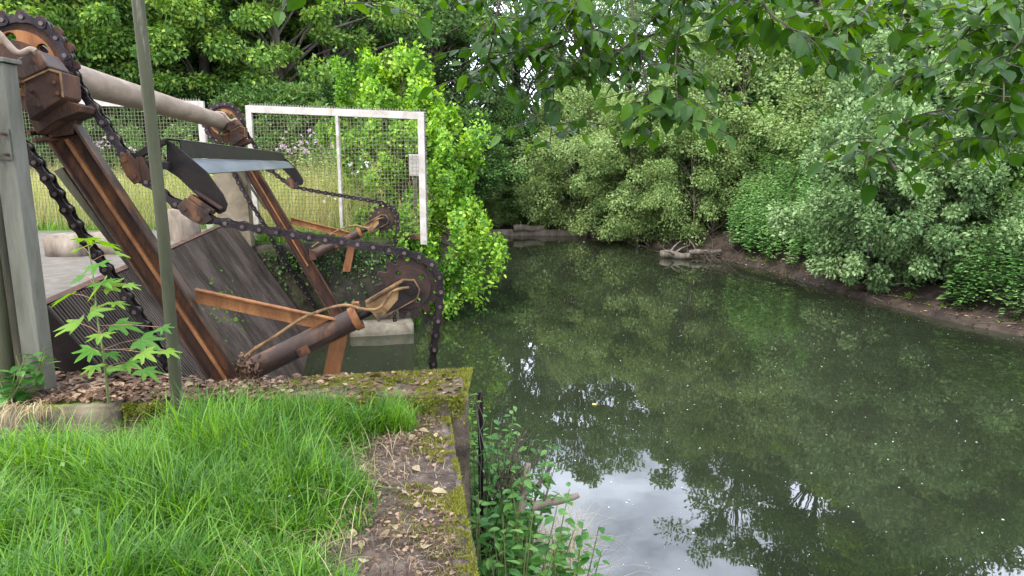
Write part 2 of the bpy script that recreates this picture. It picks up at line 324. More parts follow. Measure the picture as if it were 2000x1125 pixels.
gy = np.sort(np.concatenate([np.arange(1, 31, .12), np.linspace(-25, 1, 14)[:-1], np.linspace(31.1, 170, 60)]))
X, Y = np.meshgrid(gx, gy); Zg = ground_h(X, Y); nx, ny = len(gx), len(gy)
idx = np.arange(nx*ny).reshape(ny, nx)
fc = np.stack([idx[:-1, :-1], idx[:-1, 1:], idx[1:, 1:], idx[1:, :-1]], -1).reshape(-1, 4)
def ground_mat():
    m = mat('ground', [(.3, (.012, .008, .006)), (.5, (.03, .02, .014)), (.7, (.065, .047, .033))], 2.5, .8, 0, .9, 25)
    nt = m.node_tree; L = nt.links; b = nt.nodes['Principled BSDF']; g = nd(nt, 'ShaderNodeNewGeometry'); sx = nd(nt, 'ShaderNodeSeparateXYZ'); L.new(g.outputs['Position'], sx.inputs[0])
    r = ramp(nt, [(.0, (0, 0, 0)), (1, (1, 1, 1))]); mr = nd(nt, 'ShaderNodeMapRange'); mr.inputs[1].default_value = -.9; mr.inputs[2].default_value = -.3; L.new(sx.outputs['Z'], mr.inputs[0])
    n = noise_n(nt, g.outputs['Position'], 1.2, 6, .7); r2 = ramp(nt, [(.35, (.03, .045, .014)), (.65, (.07, .095, .024))]); L.new(n.outputs['Fac'], r2.inputs[0])
    mx = nd(nt, 'ShaderNodeMix', data_type='RGBA'); L.new(mr.outputs[0], mx.inputs[0]); old = b.inputs['Base Color'].links[0].from_socket
    L.new(old, mx.inputs[6]); L.new(r2.outputs[0], mx.inputs[7]); L.new(mx.outputs[2], b.inputs['Base Color']); return m
M['ground'] = ground_mat()
tag(link('ground', npmesh('ground', np.stack([X, Y, Zg], -1).reshape(-1, 3), fc, M['ground'], True), M['ground']), kind='structure')
mb = MB(); mb.add([(-8, -12, WATER), (30, -12, WATER), (30, 29.2, WATER), (-8, 29.2, WATER)], [(0, 1, 2, 3)]); tag(mb.build('water', M['water']), kind='structure')

def rough_prism(name, poly, z0, z1, m, parent=None, cell=.07, amp=.012, edge=.02, smooth=True):
    """extruded footprint, subdivided and weathered with noise"""
    bm = bmesh.new(); vs = [bm.verts.new((x, y, z0)) for x, y in poly]; f = bm.faces.new(vs)
    e = bmesh.ops.extrude_face_region(bm, geom=[f]); tv = [g for g in e['geom'] if isinstance(g, bmesh.types.BMVert)]
    for v in tv: v.co.z = z1
    bmesh.ops.recalc_face_normals(bm, faces=bm.faces)
    if edge: bmesh.ops.bevel(bm, geom=list(bm.edges), offset=edge, segments=2, affect='EDGES')
    for _ in range(8):
        es = [q for q in bm.edges if q.calc_length() > cell*1.6]
        if not es: break
        bmesh.ops.subdivide_edges(bm, edges=es, cuts=1, use_grid_fill=True)
    bmesh.ops.triangulate(bm, faces=bm.faces)
    bm.normal_update()
    for v in bm.verts:
        k = noise.noise(v.co*3)*amp*1.6+noise.noise(v.co*11)*amp*.8+noise.noise(v.co*29)*amp*.4
        v.co += v.normal*k
    me = bpy.data.meshes.new(name); bm.to_mesh(me); bm.free()
    for p in me.polygons: p.use_smooth = smooth
    return link(name, me, m, parent)

# path and near walls
path = rough_prism('path', [(-1.35, -2.5), (.18, -2.5), (-.13, 2.39), (-.41, 4.2), (-1.05, 4.2), (-1.1, 3.4)], -2.1, .03, M['path'], cell=.06, amp=.014, edge=.03); tag(path, kind='structure')
wl_ = rough_prism('concrete_wall', [(-2.42, 4.0), (-.27, 4.09), (-.36, 4.71), (-2.42, 4.29)], -2.2, .15, M['mossy'], cell=.05, amp=.018, edge=.03)
tag(wl_, 'low concrete wall top covered in yellow moss and dead leaves, ending at the water', 'wall')
kb = rough_prism('concrete_kerb', [(-5.2, 3.86), (-2.43, 3.93), (-2.43, 4.29), (-5.2, 3.95+.2)], -.4, .14, M['kerb'], cell=.07, amp=.008)
tag(kb, 'bare brown concrete kerb block behind the lawn at the foot of the steel posts', 'kerb')
gr = rough_prism('gravel_bed', [(-7, 4.1), (-2.05, 4.33), (-2.05, 4.6), (-3.1, 4.8), (-7, 3.95)], -.3, .1, M['concrete'], cell=.1, amp=.01); tag(gr, kind='structure')
# far pit wall, ledge, pit side
def sxy(s, c): q = P(s, 0, c); return (q[0], q[1])
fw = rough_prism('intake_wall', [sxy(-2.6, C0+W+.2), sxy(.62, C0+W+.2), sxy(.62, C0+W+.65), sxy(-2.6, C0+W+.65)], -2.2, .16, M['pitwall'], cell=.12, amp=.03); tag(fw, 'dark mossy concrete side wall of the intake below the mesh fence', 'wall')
lg = rough_prism('concrete_step', [sxy(-.35, C0+W-.35), sxy(.78, C0+W-.35), sxy(.78, C0+W+.18), sxy(-.35, C0+W+.18)], -2.2, -1.27, M['concrete'], cell=.1, amp=.012); tag(lg, 'low wet concrete ledge just above the water under the far sprocket', 'ledge')
dk = rough_prism('paved_deck', [sxy(-8, C0-.1+.05), sxy(-2.32, C0-.05), sxy(-2.32, C0+W+.2), sxy(-8, C0+W+.2)], -.3, .47, M['deck'], cell=.25, amp=.006); tag(dk, kind='structure')

# ------------------------------------------------------------------ trash rack
AL = math.radians(58.3); RS, RZ = -2.25, .593                 # top of the screen in (s,z)
dn = np.array([math.cos(AL), -math.sin(AL)]); nr = np.array([math.sin(AL), math.cos(AL)])
def rk(t, h): return (RS+dn[0]*t+nr[0]*h, RZ+dn[1]*t+nr[1]*h)
rack = empty('trash_rack', tuple(P(RS, WATER, C0+W/2))); tag(rack, 'sloping dark screen of close vertical steel bars dipping into the water', 'trash rack')
mb = MB(); nb = 142
for i in range(nb):
    c = C0-.13+i*(W+.26)/(nb-1); j = random.uniform(-.002, .002)
    mb.plate([rk(0, .0), rk(.0, -.014), rk(3.2, -.014), rk(3.2, 0+j), rk(.06, 0+j)], c-.011+j*.7, c+.011)
tag(mb.build('bar_screen', M['rack'], rack))
mb = MB(); mb.plate([rk(.02, -.0145), rk(.02, -.05), rk(3.2, -.05), rk(3.2, -.0145)], C0-.12, C0+W+.12); mb.build('gap_shade_sheet', M['void'], rack)  # black sheet stands in for the shade between the open bars
for c in (C0-.17, C0+W+.14):
    mb = MB(); mb.plate([rk(-.02, .02), rk(-.04, -.2), rk(3.2, -.2), rk(3.2, .02)], c, c+.03); mb.build('side_plate', M['black_steel'], rack, .004)
mb = MB(); mb.plate([rk(-.015, .0), rk(-.06, -.05), rk(-.03, -.14), rk(.012, -.09)], C0-.13, C0+W+.13); mb.build('top_edge', M['rust'], rack)
n = 70; tt = rng.uniform(.3, 1.3, n); cc = C0+rng.normal(3.3, .9, n)
k_ = rng.integers(0, 12, n); tt = tt*.35+np.array([.5, 1.1, .7, 1.4, .9, 1.2, .55, .8, 1.3, 1.0, .65, 1.15])[k_]*.65; cc = cc*.25+(C0+np.array([2.2, 3, 3.8, 4.3, 2.7, 3.4, 4.9, 2.4, 3.9, 4.4, 3.2, 2.1]))[k_]*.75
pos = np.array([P(*rk(a, .01), c) for a, c in zip(tt, cc)])
leaves_obj('weed_growth', pos, rnd(n)*.5+np.array([0, 0, .5]), rnd(n)+np.array([.8, 0, .6]), rng.uniform(.025, .065, n), M['leaf_maple'], rack, T_L)

# ------------------------------------------------------------------ machine
mach = empty('screen_cleaner', tuple(P(-1.0, 0, C0+W/2))); tag(mach, 'rusty chain driven trash screen cleaning machine spanning the river intake', 'screen cleaner')
def pl(pts, c=C0): return [sz(x, y, c) for x, y in pts]
frame = empty('side_frame', tuple(P(-1.0, 0, C0+W/2))); frame.parent = mach; frame.location = (0, 0, 0)
b0 = np.array(sz(122, 246)); b1 = np.array(sz(455, 748)); bd = (b1-b0)/np.linalg.norm(b1-b0); bn = np.array([-bd[1], bd[0]]); b2 = b1+bd*1.9   # bn points up-right
if bn[0] < 0: bn = -bn
def bp(t, h): q = b0+bd*t+bn*h; return (q[0], q[1])
LB = np.linalg.norm(b2-b0)
mb = MB()
mb.plate([bp(0, -.115), bp(0, -.100), bp(LB, -.100), bp(LB, -.115)], C0-.1, C0+.04)
mb.plate([bp(0, .085), bp(0, .105), bp(LB, .105), bp(LB, .085)], C0-.1, C0+.04)
o = mb.build('beam', M['purple_steel'], frame, .003)
mb = MB(); mb.plate([bp(0, -.099), bp(0, .084), bp(LB, .084), bp(LB, -.099)], C0-.03, C0-.015); mb.build('beam_web', M['rust'], o)
mb = MB(); mb.plate([bp(.1, -.02), bp(.1, .005), bp(LB-1.8, .005), bp(LB-1.8, -.02)], C0-.075, C0-.031); mb.build('guide_strip', M['rust_orange'], o)
mb = MB(); mb.plate([bp(.25, -.2), bp(.25, -.14), bp(1.1, -.125), bp(1.1, -.145)], C0-.06, C0-.02)
mb.build('splash_plate', M['galv_dark'], o)
# tube with slot, bolt, collar
t0 = np.array(sz(490, 722)); t1 = np.array(sz(702, 618)); td = (t1-t0)/np.linalg.norm(t1-t0); tn = np.array([-td[1], td[0]]); TL = np.linalg.norm(t1-t0)
def tp(t, h): q = t0+td*t+tn*h; return (q[0], q[1])
mb = MB(); mb.tube([P(*tp(t, 0), C0) for t in np.linspace(-.05, TL, 6)], .088, 28); tube = mb.build('tension_tube', M['purple_steel'], frame)
mb = MB(); mb.tube([P(*tp(TL-.06, 0), C0), P(*tp(TL+.0, 0), C0)], .1, 28); mb.box((-.03, -.04, .08), (.03, .04, .13), P(*tp(TL-.03, 0), C0), V, U, Zv); mb.build('collar', M['rust_orange'], tube, .003)
mb = MB(); mb.plate([tp(TL*.26, -.045), tp(TL*.8, -.045), tp(TL*.8, -.02), tp(TL*.26, -.02)], C0-.092, C0-.07); mb.build('slot', M['black_steel'], tube)
mb = MB(); mb.plate([tp(TL*.42, -.065), tp(TL*.52, -.065), tp(TL*.52, .0), tp(TL*.42, .0)], C0-.115, C0-.086)
mb.tube([P(*tp(TL*.47, -.032), C0-.14), P(*tp(TL*.47, -.032), C0-.1)], .018, 6); mb.build('bolt', M['rust'], tube, .003)
mb = MB(); pts = [P(*tp(TL+.0+i*.008, 0), C0) for i in range(42)]; mb.tube(pts, [.03+.004*(i % 2) for i in range(42)], 14); mb.build('threaded_rod', M['black_steel'], tube)
hex_px = [(713, 583), (785, 541), (808, 542), (819, 561), (815, 579), (771, 603), (738, 624), (730, 610), (715, 594)]
mb = MB(); mb.plate(pl(hex_px), C0-.1, C0-.075); mb.plate(pl([(713, 583), (785, 541), (786, 545), (716, 587)]), C0-.13, C0-.1); ba = mb.build('bearing_arm', M['rust_yellow'], frame, .003)
mb = MB(); sc_, zc_ = sz(800, 560); mb.tube([P(sc_, zc_, C0-.13), P(sc_, zc_, C0-.05)], .045, 16); mb.tube([P(sc_, zc_, C0-.15), P(sc_, zc_, C0-.13)], .02, 8); mb.plate(pl([(778, 549), (786, 544), (807, 545), (816, 561), (812, 577), (772, 600), (752, 608), (776, 580)]), C0-.1015, C0-.1); mb.build('axle_cap', M['black_steel'], ba)
mb = MB(); mb.plate(pl([(383, 562), (657, 621), (640, 646), (383, 591)]), C0-.012, C0+.0); mb.plate(pl([(383, 562), (657, 621), (656, 624), (383, 565)]), C0-.06, C0-.012); mb.build('brace', M['rust_orange'], frame, .002)
mb = MB(); mb.plate(pl([(650, 640), (684, 630), (652, 790), (618, 790)]), C0+.02, C0+.035); mb.build('brace', M['rust_orange'], frame, .002)
mb = MB(); mb.plate(pl([(472, 700), (500, 705), (505, 740), (470, 745)]), C0-.1, C0+.08); mb.build('foot_plate', M['rust'], frame, .004)
def smooth_pts(pts, n=6):
    pts = [np.array(p, float) for p in pts]; out = []
    for i in range(len(pts)-1):
        p0, p1, p2, p3 = pts[max(i-1, 0)], pts[i], pts[i+1], pts[min(i+2, len(pts)-1)]
        for k in range(n):
            t = k/n; out.append(.5*((2*p1)+(p2-p0)*t+(2*p0-5*p1+4*p2-p3)*t*t+(3*p1-p0-3*p2+p3)*t**3))
    return out+[pts[-1]]
mb = MB(); hp = [(478, 697), (500, 680), (540, 655), (590, 622), (640, 603), (676, 596), (705, 603), (735, 604), (752, 590), (764, 572), (782, 564), (799, 562)]
mb.tube(smooth_pts([P(*sz(x, y, C0-.17), C0-.17) for x, y in hp]), .0125, 8); mb.build('grease_pipe', M['rust_yellow'], frame)
# upper bearing bracket
c1 = C0-.42
mb = MB(); mb.plate(pl([(45, 157), (97, 133), (120, 140), (124, 188), (117, 195), (57, 235), (48, 200)], c1), c1, C0-.12); br = mb.build('bearing_bracket', M['rust'], frame, .008)
mb = MB(); mb.plate(pl([(18, 150), (28, 118), (58, 97), (72, 96), (98, 131), (45, 156)], c1), c1-.0, C0-.1); mb.build('bearing_housing', M['purple_steel'], br, .012)
mb = MB(); mb.plate(pl([(44, 158), (97, 134), (120, 141), (125, 190), (122, 190), (117, 144), (97, 138), (46, 161)], c1), c1-.012, c1-.0); mb.build('bracket_edge', M['rust_yellow'], br)
mb = MB(); mb.plate(pl([(57, 236), (118, 194), (160, 206), (156, 218), (108, 236), (72, 262)], C0-.3), C0-.3, C0+.05); mb.plate(pl([(75, 240), (150, 215), (142, 262), (98, 270)], C0-.1), C0-.1, C0+.03); mb.build('gusset', M['rust'], br, .006)
mb = MB(); mb.tube(smooth_pts([P(*sz(x, y, c1-.1), c1-.1) for x, y in [(-60, 60), (-10, 62), (10, 80), (28, 99), (42, 104), (60, 97), (70, 101)]]), .02, 10); mb.build('grease_pipe', M['shaft'], br)
mb = MB()
for x, y in ((62, 120), (84, 130), (60, 175), (105, 160), (75, 205), (112, 182)): mb.tube([P(*sz(x, y, c1-.03), c1-.03), P(*sz(x, y, c1-.0), c1+.0)], .013, 6)
mb.build('bolt_heads', M['rust'], br)
mb = MB()
for x, y in ((82, 262), (92, 276)): mb.tube([P(*sz(x, y), C0-.2), P(*sz(x+22, y-4), C0-.03)], .018, 8)
mb.build('bolt', M['rust'], br)
# sprockets
TS = sz(45, 125); LS = sz(797, 560)
topm = place_plane(sprocket_mesh('sprocket', .33, 17, .05, 5, .17, .04, .03, .05), *TS, C0, mach); tsp = link('drive_sprocket', topm, M['rust'], frame)
mb = MB(); mb.tube([P(*TS, C0-.1), P(*TS, C0+.1)], .14, 20); mb.build('hub', M['rust'], tsp, .005)
rim = place_plane(sprocket_mesh('rim', .215, 60, .001, 5, .17, .04, .05, .05), *TS, C0, mach); link('web_plate', rim, M['rust_orange'], tsp)
lowm = place_plane(sprocket_mesh('sprocket', .238, 14, .06, 4, .135, .026, .026, .04), *LS, C0, mach); lsp = link('tail_sprocket', lowm, M['rust_dark'], frame)
hubm = place_plane(sprocket_mesh('hub', .178, 60, .001, 4, .135, .0255, .062, .03), *LS, C0, mach); link('hub', hubm, M['rust_dark'], lsp)
# chain
ch_px = [(-43, 125), (-36, 84), (-8, 50), (45, 36), (92, 52), (126, 95), (152, 165), (200, 234), (240, 294), (262, 325), (300, 365), (350, 401), (390, 422), (430, 433), (500, 446), (600, 462), (700, 477), (785, 492)]
ch = [np.array(sz(x, y)) for x, y in ch_px]
for a in range(70, -1, -14): ch.append(np.array([LS[0]+.262*math.cos(math.radians(a)), LS[1]+.262*math.sin(math.radians(a))]))
ch += [np.array(sz(857, 605)), np.array(sz(849, 660)), np.array(sz(845, 718)), np.array((LS[0]+.16, -.8)), np.array((LS[0]+.1, -1.6)), np.array((LS[0]-.15, -2.05)), np.array((-.35, -2.1)), np.array((-.75, -1.3)), np.array(sz(340, 728)), np.array(sz(270, 612)), np.array(sz(205, 520)), np.array(sz(155, 448)), np.array(sz(92, 345)), np.array(sz(20, 245)), np.array(sz(-34, 170))]
cp = smooth_pts([np.array([a[0], a[1], 0]) for a in ch]+[np.array([ch[0][0], ch[0][1], 0])], 8)
seg = np.cumsum([0]+[np.linalg.norm(cp[i+1]-cp[i]) for i in range(len(cp)-1)]); nl = int(seg[-1]/.122); nl += nl % 2
cx = np.interp(np.linspace(0, seg[-1], nl+1), seg, [p[0] for p in cp]); cz = np.interp(np.linspace(0, seg[-1], nl+1), seg, [p[1] for p in cp])
mb = MB(); mr = MB()
for i in range(nl):
    a = np.array([cx[i], cz[i]]); b = np.array([cx[i+1], cz[i+1]]); d = b-a; L_ = np.linalg.norm(d); d /= L_; nn = np.array([-d[1], d[0]])
    out = []
    for t, h in ((-.22, .022), (-.14, .032), (0, .037), (.16, .032), (.35, .023), (.65, .023), (.84, .032), (1, .037), (1.14, .032), (1.22, .022)): out.append(a+d*t*L_+nn*h)
    for t, h in ((1.22, .022), (1.14, .032), (1, .037), (.84, .032), (.65, .023), (.35, .023), (.16, .032), (0, .037), (-.14, .032), (-.22, .022)): out.append(a+d*t*L_-nn*h)
    o2 = .03 if i % 2 else .042
    for s_ in (-1, 1): mb.plate([tuple(q) for q in out], C0+s_*o2-.0055, C0+s_*o2+.0055)
    mr.tube([P(a[0], a[1], C0-.062), P(a[0], a[1], C0+.062)], .015, 8); mr.tube([P(a[0], a[1], C0-.024), P(a[0], a[1], C0+.024)], .032, 12)
chain = mb.build('drive_chain', M['chain'], mach); mr.build('roller_pins', M['pin'], chain)
# rake parts riding on one chain
arm_px = [(320, 272), (341, 286), (400, 336), (432, 380), (441, 400), (437, 414), (425, 420), (411, 412), (373, 376), (343, 347), (320, 332)]
S = 4.3275
def zz(pts): return [(200+x/S, 220+y/S) for x, y in pts]
rake = empty('rake', tuple(P(-1.0, 0, C0+W/2))); rake.parent = mach; rake.location = (0, 0, 0)
def rake_end(off):
    r_ = []
    mb = MB(); mb.plate(pl(arm_px), C0+.07, C0+.09); r_.append(mb.build('rake_arm', M['black_steel'], rake, .003))
    mb = MB(); bx = pl(zz([(175, 355), (245, 335), (320, 410), (345, 520), (352, 580), (295, 605), (235, 540), (182, 440)])); mb.plate(bx, C0-.075, C0-.063); mb.plate(bx, C0+.05, C0+.062)
    mb.plate(pl(zz([(300, 380), (345, 372), (420, 500), (440, 570), (350, 590), (335, 490)])), C0-.06, C0+.05)
    for x, y in ((215, 400), (290, 540)): mb.tube([P(*sz(200+x/S, 220+y/S), C0-.1), P(*sz(200+x/S, 220+y/S), C0-.07)], .02, 10)
    r_.append(mb.build('link_bracket', M['rust'], rake, .003))
    mb = MB(); bx = pl(zz([(650, 790), (720, 712), (900, 828), (945, 900), (870, 945), (795, 920), (690, 850)])); mb.plate(bx, C0-.075, C0-.063); mb.plate(bx, C0+.05, C0+.062)
    mb.plate(pl(zz([(735, 715), (760, 690), (960, 820), (940, 860)])), C0-.055, C0+.05)
    for x, y in ((710, 805), (835, 890)): mb.tube([P(*sz(200+x/S, 220+y/S), C0-.1), P(*sz(200+x/S, 220+y/S), C0-.07)], .018, 10)
    mb.tube([P(*sz(410, 411), C0-.13), P(*sz(410, 411), C0+.07)], .02, 12)
    r_.append(mb.build('link_bracket', M['purple_steel'], rake, .003))
    mb = MB(); mb.plate(pl(zz([(775, 652), (1005, 805), (1000, 822), (768, 668)])), C0-.03, C0+.07); r_.append(mb.build('clamp_plate', M['rust'], rake, .002))
    mb = MB(); mb.plate(pl([(258, 303), (300, 276), (322, 271), (322, 282), (300, 292), (268, 312)]), C0-.01, C0+.06); mb.plate(pl([(276, 316), (300, 312), (330, 318), (330, 332), (300, 328), (280, 326)]), C0-.02, C0+.06); r_.append(mb.build('strut', M['black_steel'], rake, .003))
    return r_
ends = rake_end(0)
for e in list(ends):
    c = e.copy(); COL.objects.link(c); c.parent = rake; c.location = Vector(e.location)+Vector(tuple(U*(W-(.15 if e.name.startswith('rake_arm') else 0)))); ORI[c.name] = ORI[rake.name]
def strip(pts, th, ca, cb):
    q = [np.array(p) for p in pts]; up = []; lo = []
    for i, p in enumerate(q):
        d = q[min(i+1, len(q)-1)]-q[max(i-1, 0)]; d /= np.linalg.norm(d); nn = np.array([-d[1], d[0]]); up.append(tuple(p+nn*th/2)); lo.append(tuple(p-nn*th/2))
    return up+lo[::-1]
mb = MB(); mb.plate(strip(pl([(318, 271), (344, 275), (350, 308)]), .012, 0, 0), C0+.092, C0+W-.09); mb.build('rake_beam', M['black_steel'], rake, .002)
mb = MB(); mb.plate(strip(pl([(352, 310), (372, 316), (399, 340)]), .01, 0, 0), C0+.092, C0+W-.2)
mb.build('rake_blade', mat('sky_tinted_steel', [(.3, (.1, .105, .12)), (.7, (.19, .2, .225))], 3, .35, .7, .06, 40, (.3, .3, 3)), rake, .002)  # pale bluish colour puts the sky's reflection into this face
mb = MB(); mb.plate(strip(pl([(316, 268), (346, 272)]), .008, 0, 0), C0+.06, C0+W-.08); mb.build('sunlit_top_lip', M['galv'], rake, .001)  # lighter grey strip paints the sunlit top edge of the beam
# second side
for o in (frame, chain):
    c = copy_tree(o, mach, U*W)
# drive shaft
mb = MB(); mb.tube([P(*TS, c) for c in np.linspace(C0+.1, C0+W-.2, 12)], .123, 40); shaft = mb.build('drive_shaft', M['shaft'], mach)
mb = MB(); mb.tube([P(*TS, C0+W-.2), P(*TS, C0+W-.1)], .17, 24); mb.tube([P(*TS, C0+.08), P(*TS, C0+.14)], .17, 24); mb.build('flange', M['purple_steel'], shaft, .004)

# ------------------------------------------------------------------ steel posts, pole, pillar
pr = empty('steel_post', (-3.05, 4.2, .1)); tag(pr, 'weathered grey square steel post carrying the machine bracket', 'post', None)
mb = MB(); zt = 2.2; mb.box((-3.11, 4.17, .05), (-2.99, 4.29, 2.18)); mb.build('column', M['galv'], pr, .006)
mb = MB(); mb.box((-3.13, 4.15, 2.183), (-2.97, 4.31, 2.21)); mb.box((-3.4, 4.13, 1.86), (-3.115, 4.28, 2.3)); mb.build('head_plate', M['galv'], pr, .005)
mb = MB(); mb.box((-3.5, 4.30, .05), (-3.08, 4.33, 1.95)); mb.build('shaded_back_plate', M['galv_dark'], pr, .004)  # darker steel colour stands for the shade inside the channel post
mb = MB(); mb.box((-3.10, 4.160, 1.62), (-3.0, 4.167, 1.8)); mb.build('cover_plate', M['galv'], pr)
mb = MB()
for x_, z_ in ((-3.08, 1.77), (-3.02, 1.77), (-3.08, 1.65), (-3.02, 1.65), (-3.2, 2.2), (-3.2, 1.95)): mb.tube([(x_, 4.12, z_), (x_, 4.168, z_)], .009, 6)
mb.build('bolt_heads', M['rust'], pr)
mb = MB(); mb.tube([(-3.235, 4.19, .05), (-3.235, 4.19, 1.84)], .05, 16); tag(mb.build('round_post', M['pole']), 'greenish round pipe standing left of the square grey steel post', 'pipe')
p0 = onz(355, 845, 0); mb = MB(); mb.tube([(p0[0]-.012, p0[1], -.1), (p0[0]+.0, p0[1], 1.2), (p0[0]-.02, p0[1]-.0, 2.4), (p0[0]-.03, p0[1], 4.2)], [.035, .033, .032, .031], 18); tag(mb.build('thin_pole', M['pole']), 'thin algae stained upright metal pole standing in the grass in front of the wall', 'pole')
pc = rough_prism('concrete_pillar', [sxy(-2.5, C0+W+.1), sxy(-1.97, C0+W+.1), sxy(-1.97, C0+W+.5), sxy(-2.5, C0+W+.5)], -.2, 1.75, M['buff'], cell=.15, amp=.002, edge=.012, smooth=False); tag(pc, 'buff concrete pillar under the far end of the drive shaft', 'pillar')
q = onz(362, 470, .45)
pc = rough_prism('wooden_stump', [(q[0]+.22*math.cos(a), q[1]+.2*math.sin(a)) for a in np.linspace(0, 2*PI, 13)[:-1]], .3, .92, M['log'], cell=.1, amp=.02); tag(pc, 'upright cut tree stump beside the concrete pillar', 'stump')
for i, (xa, xb, py, nm) in enumerate(((84, 163, 505, 'left one of two short pale timber blocks on the deck edge'), (168, 246, 500, 'right one of two short pale timber blocks on the deck edge'))):
    a = onz(xa, py, .45); b = onz(xb, py, .45)
    o = rough_prism('timber_block', [(a[0], a[1]), (b[0], b[1]), (b[0]-.05, b[1]+.42), (a[0]-.05, a[1]+.42)], .4, .73, M['log'], cell=.1, amp=.015, edge=.04); tag(o, nm, 'timber block', 'timber blocks on the deck')

# ------------------------------------------------------------------ fences
def fence(A, B, zb, zta, ztb, label, mid, rightspikes):
    root = empty('mesh_fence', (A[0], A[1], zb)); tag(root, label, 'fence')
    A = np.array([A[0], A[1], 0.]); B = np.array([B[0], B[1], 0.]); d = B-A; L = np.linalg.norm(d); d /= L; nn = np.array([-d[1], d[0], 0])
    T = lambda t: zta+(ztb-zta)*t/L
    mb = MB()
    mb.add([A+d*t+nn*o_+Zv*z for t in (0, L) for o_ in (-.03, .03) for z in (T(t)-.13, T(t))], [(0, 1, 3, 2), (4, 6, 7, 5), (0, 4, 5, 1), (2, 3, 7, 6), (0, 2, 6, 4), (1, 5, 7, 3)])
    rail = mb.build('top_rail', M['fence'], root, .005)
    mb = MB(); ns = int(L/.05)
    for i in range(ns):
        t = (i+.5)*L/ns; p = A+d*t+Zv*T(t); h = .055
        mb.add([p-d*.02-nn*.012, p+d*.02-nn*.012, p+d*.02+nn*.012, p-d*.02+nn*.012, p+Zv*h], [(0, 1, 4), (1, 2, 4), (2, 3, 4), (3, 0, 4)])
    if rightspikes:
        for i in range(44):
            p = A+d*(L+.06)+Zv*(zb+.2+i*.05); mb.add([p-Zv*.02-nn*.012, p+Zv*.02-nn*.012, p+Zv*.02+nn*.012, p-Zv*.02+nn*.012, p+d*.05], [(0, 1, 4), (1, 2, 4), (2, 3, 4), (3, 0, 4)])
    mb.build('spike_strip', M['galv'], rail)
    for t, wd in ((.0, .11), (L*.52 if mid else None, .055), (L, .12)):
        if t is None: continue
        mb = MB(); p = A+d*t; mb.box((-wd/2, -.035, zb-.1), (wd/2, .035, T(t)-(.132 if 0 < t < L else -.003)), p, d, nn, Zv); mb.build('post', M['fence'], root, .004)
    mb = MB(); mb.box((.06, -.03, zb), (L-.06, .03, zb+.07), A, d, nn, Zv); mb.build('bottom_rail', M['rust'], root, .003)
    mb = MB(); sp = .068
    for i in range(int(L/sp)):
        t = i*sp; mb.box((t-.0028, -.0028, zb+.07), (t+.0028, .0028, T(t)-.1), A, d, nn, Zv)
    for i in range(int((min(zta, ztb)-zb)/sp)):
        z = zb+.1+i*sp; mb.box((0, .003, z-.0028), (L, .0086, z+.0028), A, d, nn, Zv)
    mb.build('wire_mesh', M['wire'], root)
    return root
A = onz(503, 462, .2); B = onz(828, 467, .2)
def z_at(p, py): 
    lo, hi = -2., 9.
    for _ in range(40):
        m_ = (lo+hi)/2; dd = np.array([p[0], p[1], m_])-EYE; y_ = 562.5-F*(dd @ np.array([0, math.sin(PITCH), math.cos(PITCH)]))/(dd @ np.array([0, math.cos(PITCH), -math.sin(PITCH)]))
        if y_ > py: lo = m_
        else: hi = m_
    return lo
fence(A, B, .2, z_at(A, 206), z_at(B, 219), 'mesh fence panel with spiked white frame in front of the bright green bush', True, True)
A2 = (-10.6, 13.4); B2 = (-5.78, 13.05)
fence(A2, B2, .2, 2.86, z_at((B2[0], B2[1]), 198), 'mesh fence panel with spiked white top rail behind the drive shaft', False, False)
sb = empty('switch_box', (-1.75, 12.9, 1.6)); tag(sb, 'small pale grey electrical box fixed beside the right fence post', 'switch box')
q = dep(809, 323, 12.75); mb = MB(); mb.box((-.09, -.06, -.2), (.09, .06, .2), q); mb.build('casing', M['box'], sb, .01); mb = MB(); mb.box((-.03, -.02, -1.5), (.03, .02, -.201), q); mb.build('conduit', M['galv'], sb); mb = MB(); mb.box((-.085, -.075, -.19), (.085, -.062, .19), q); mb.build('lid', M['fence'], sb, .006)

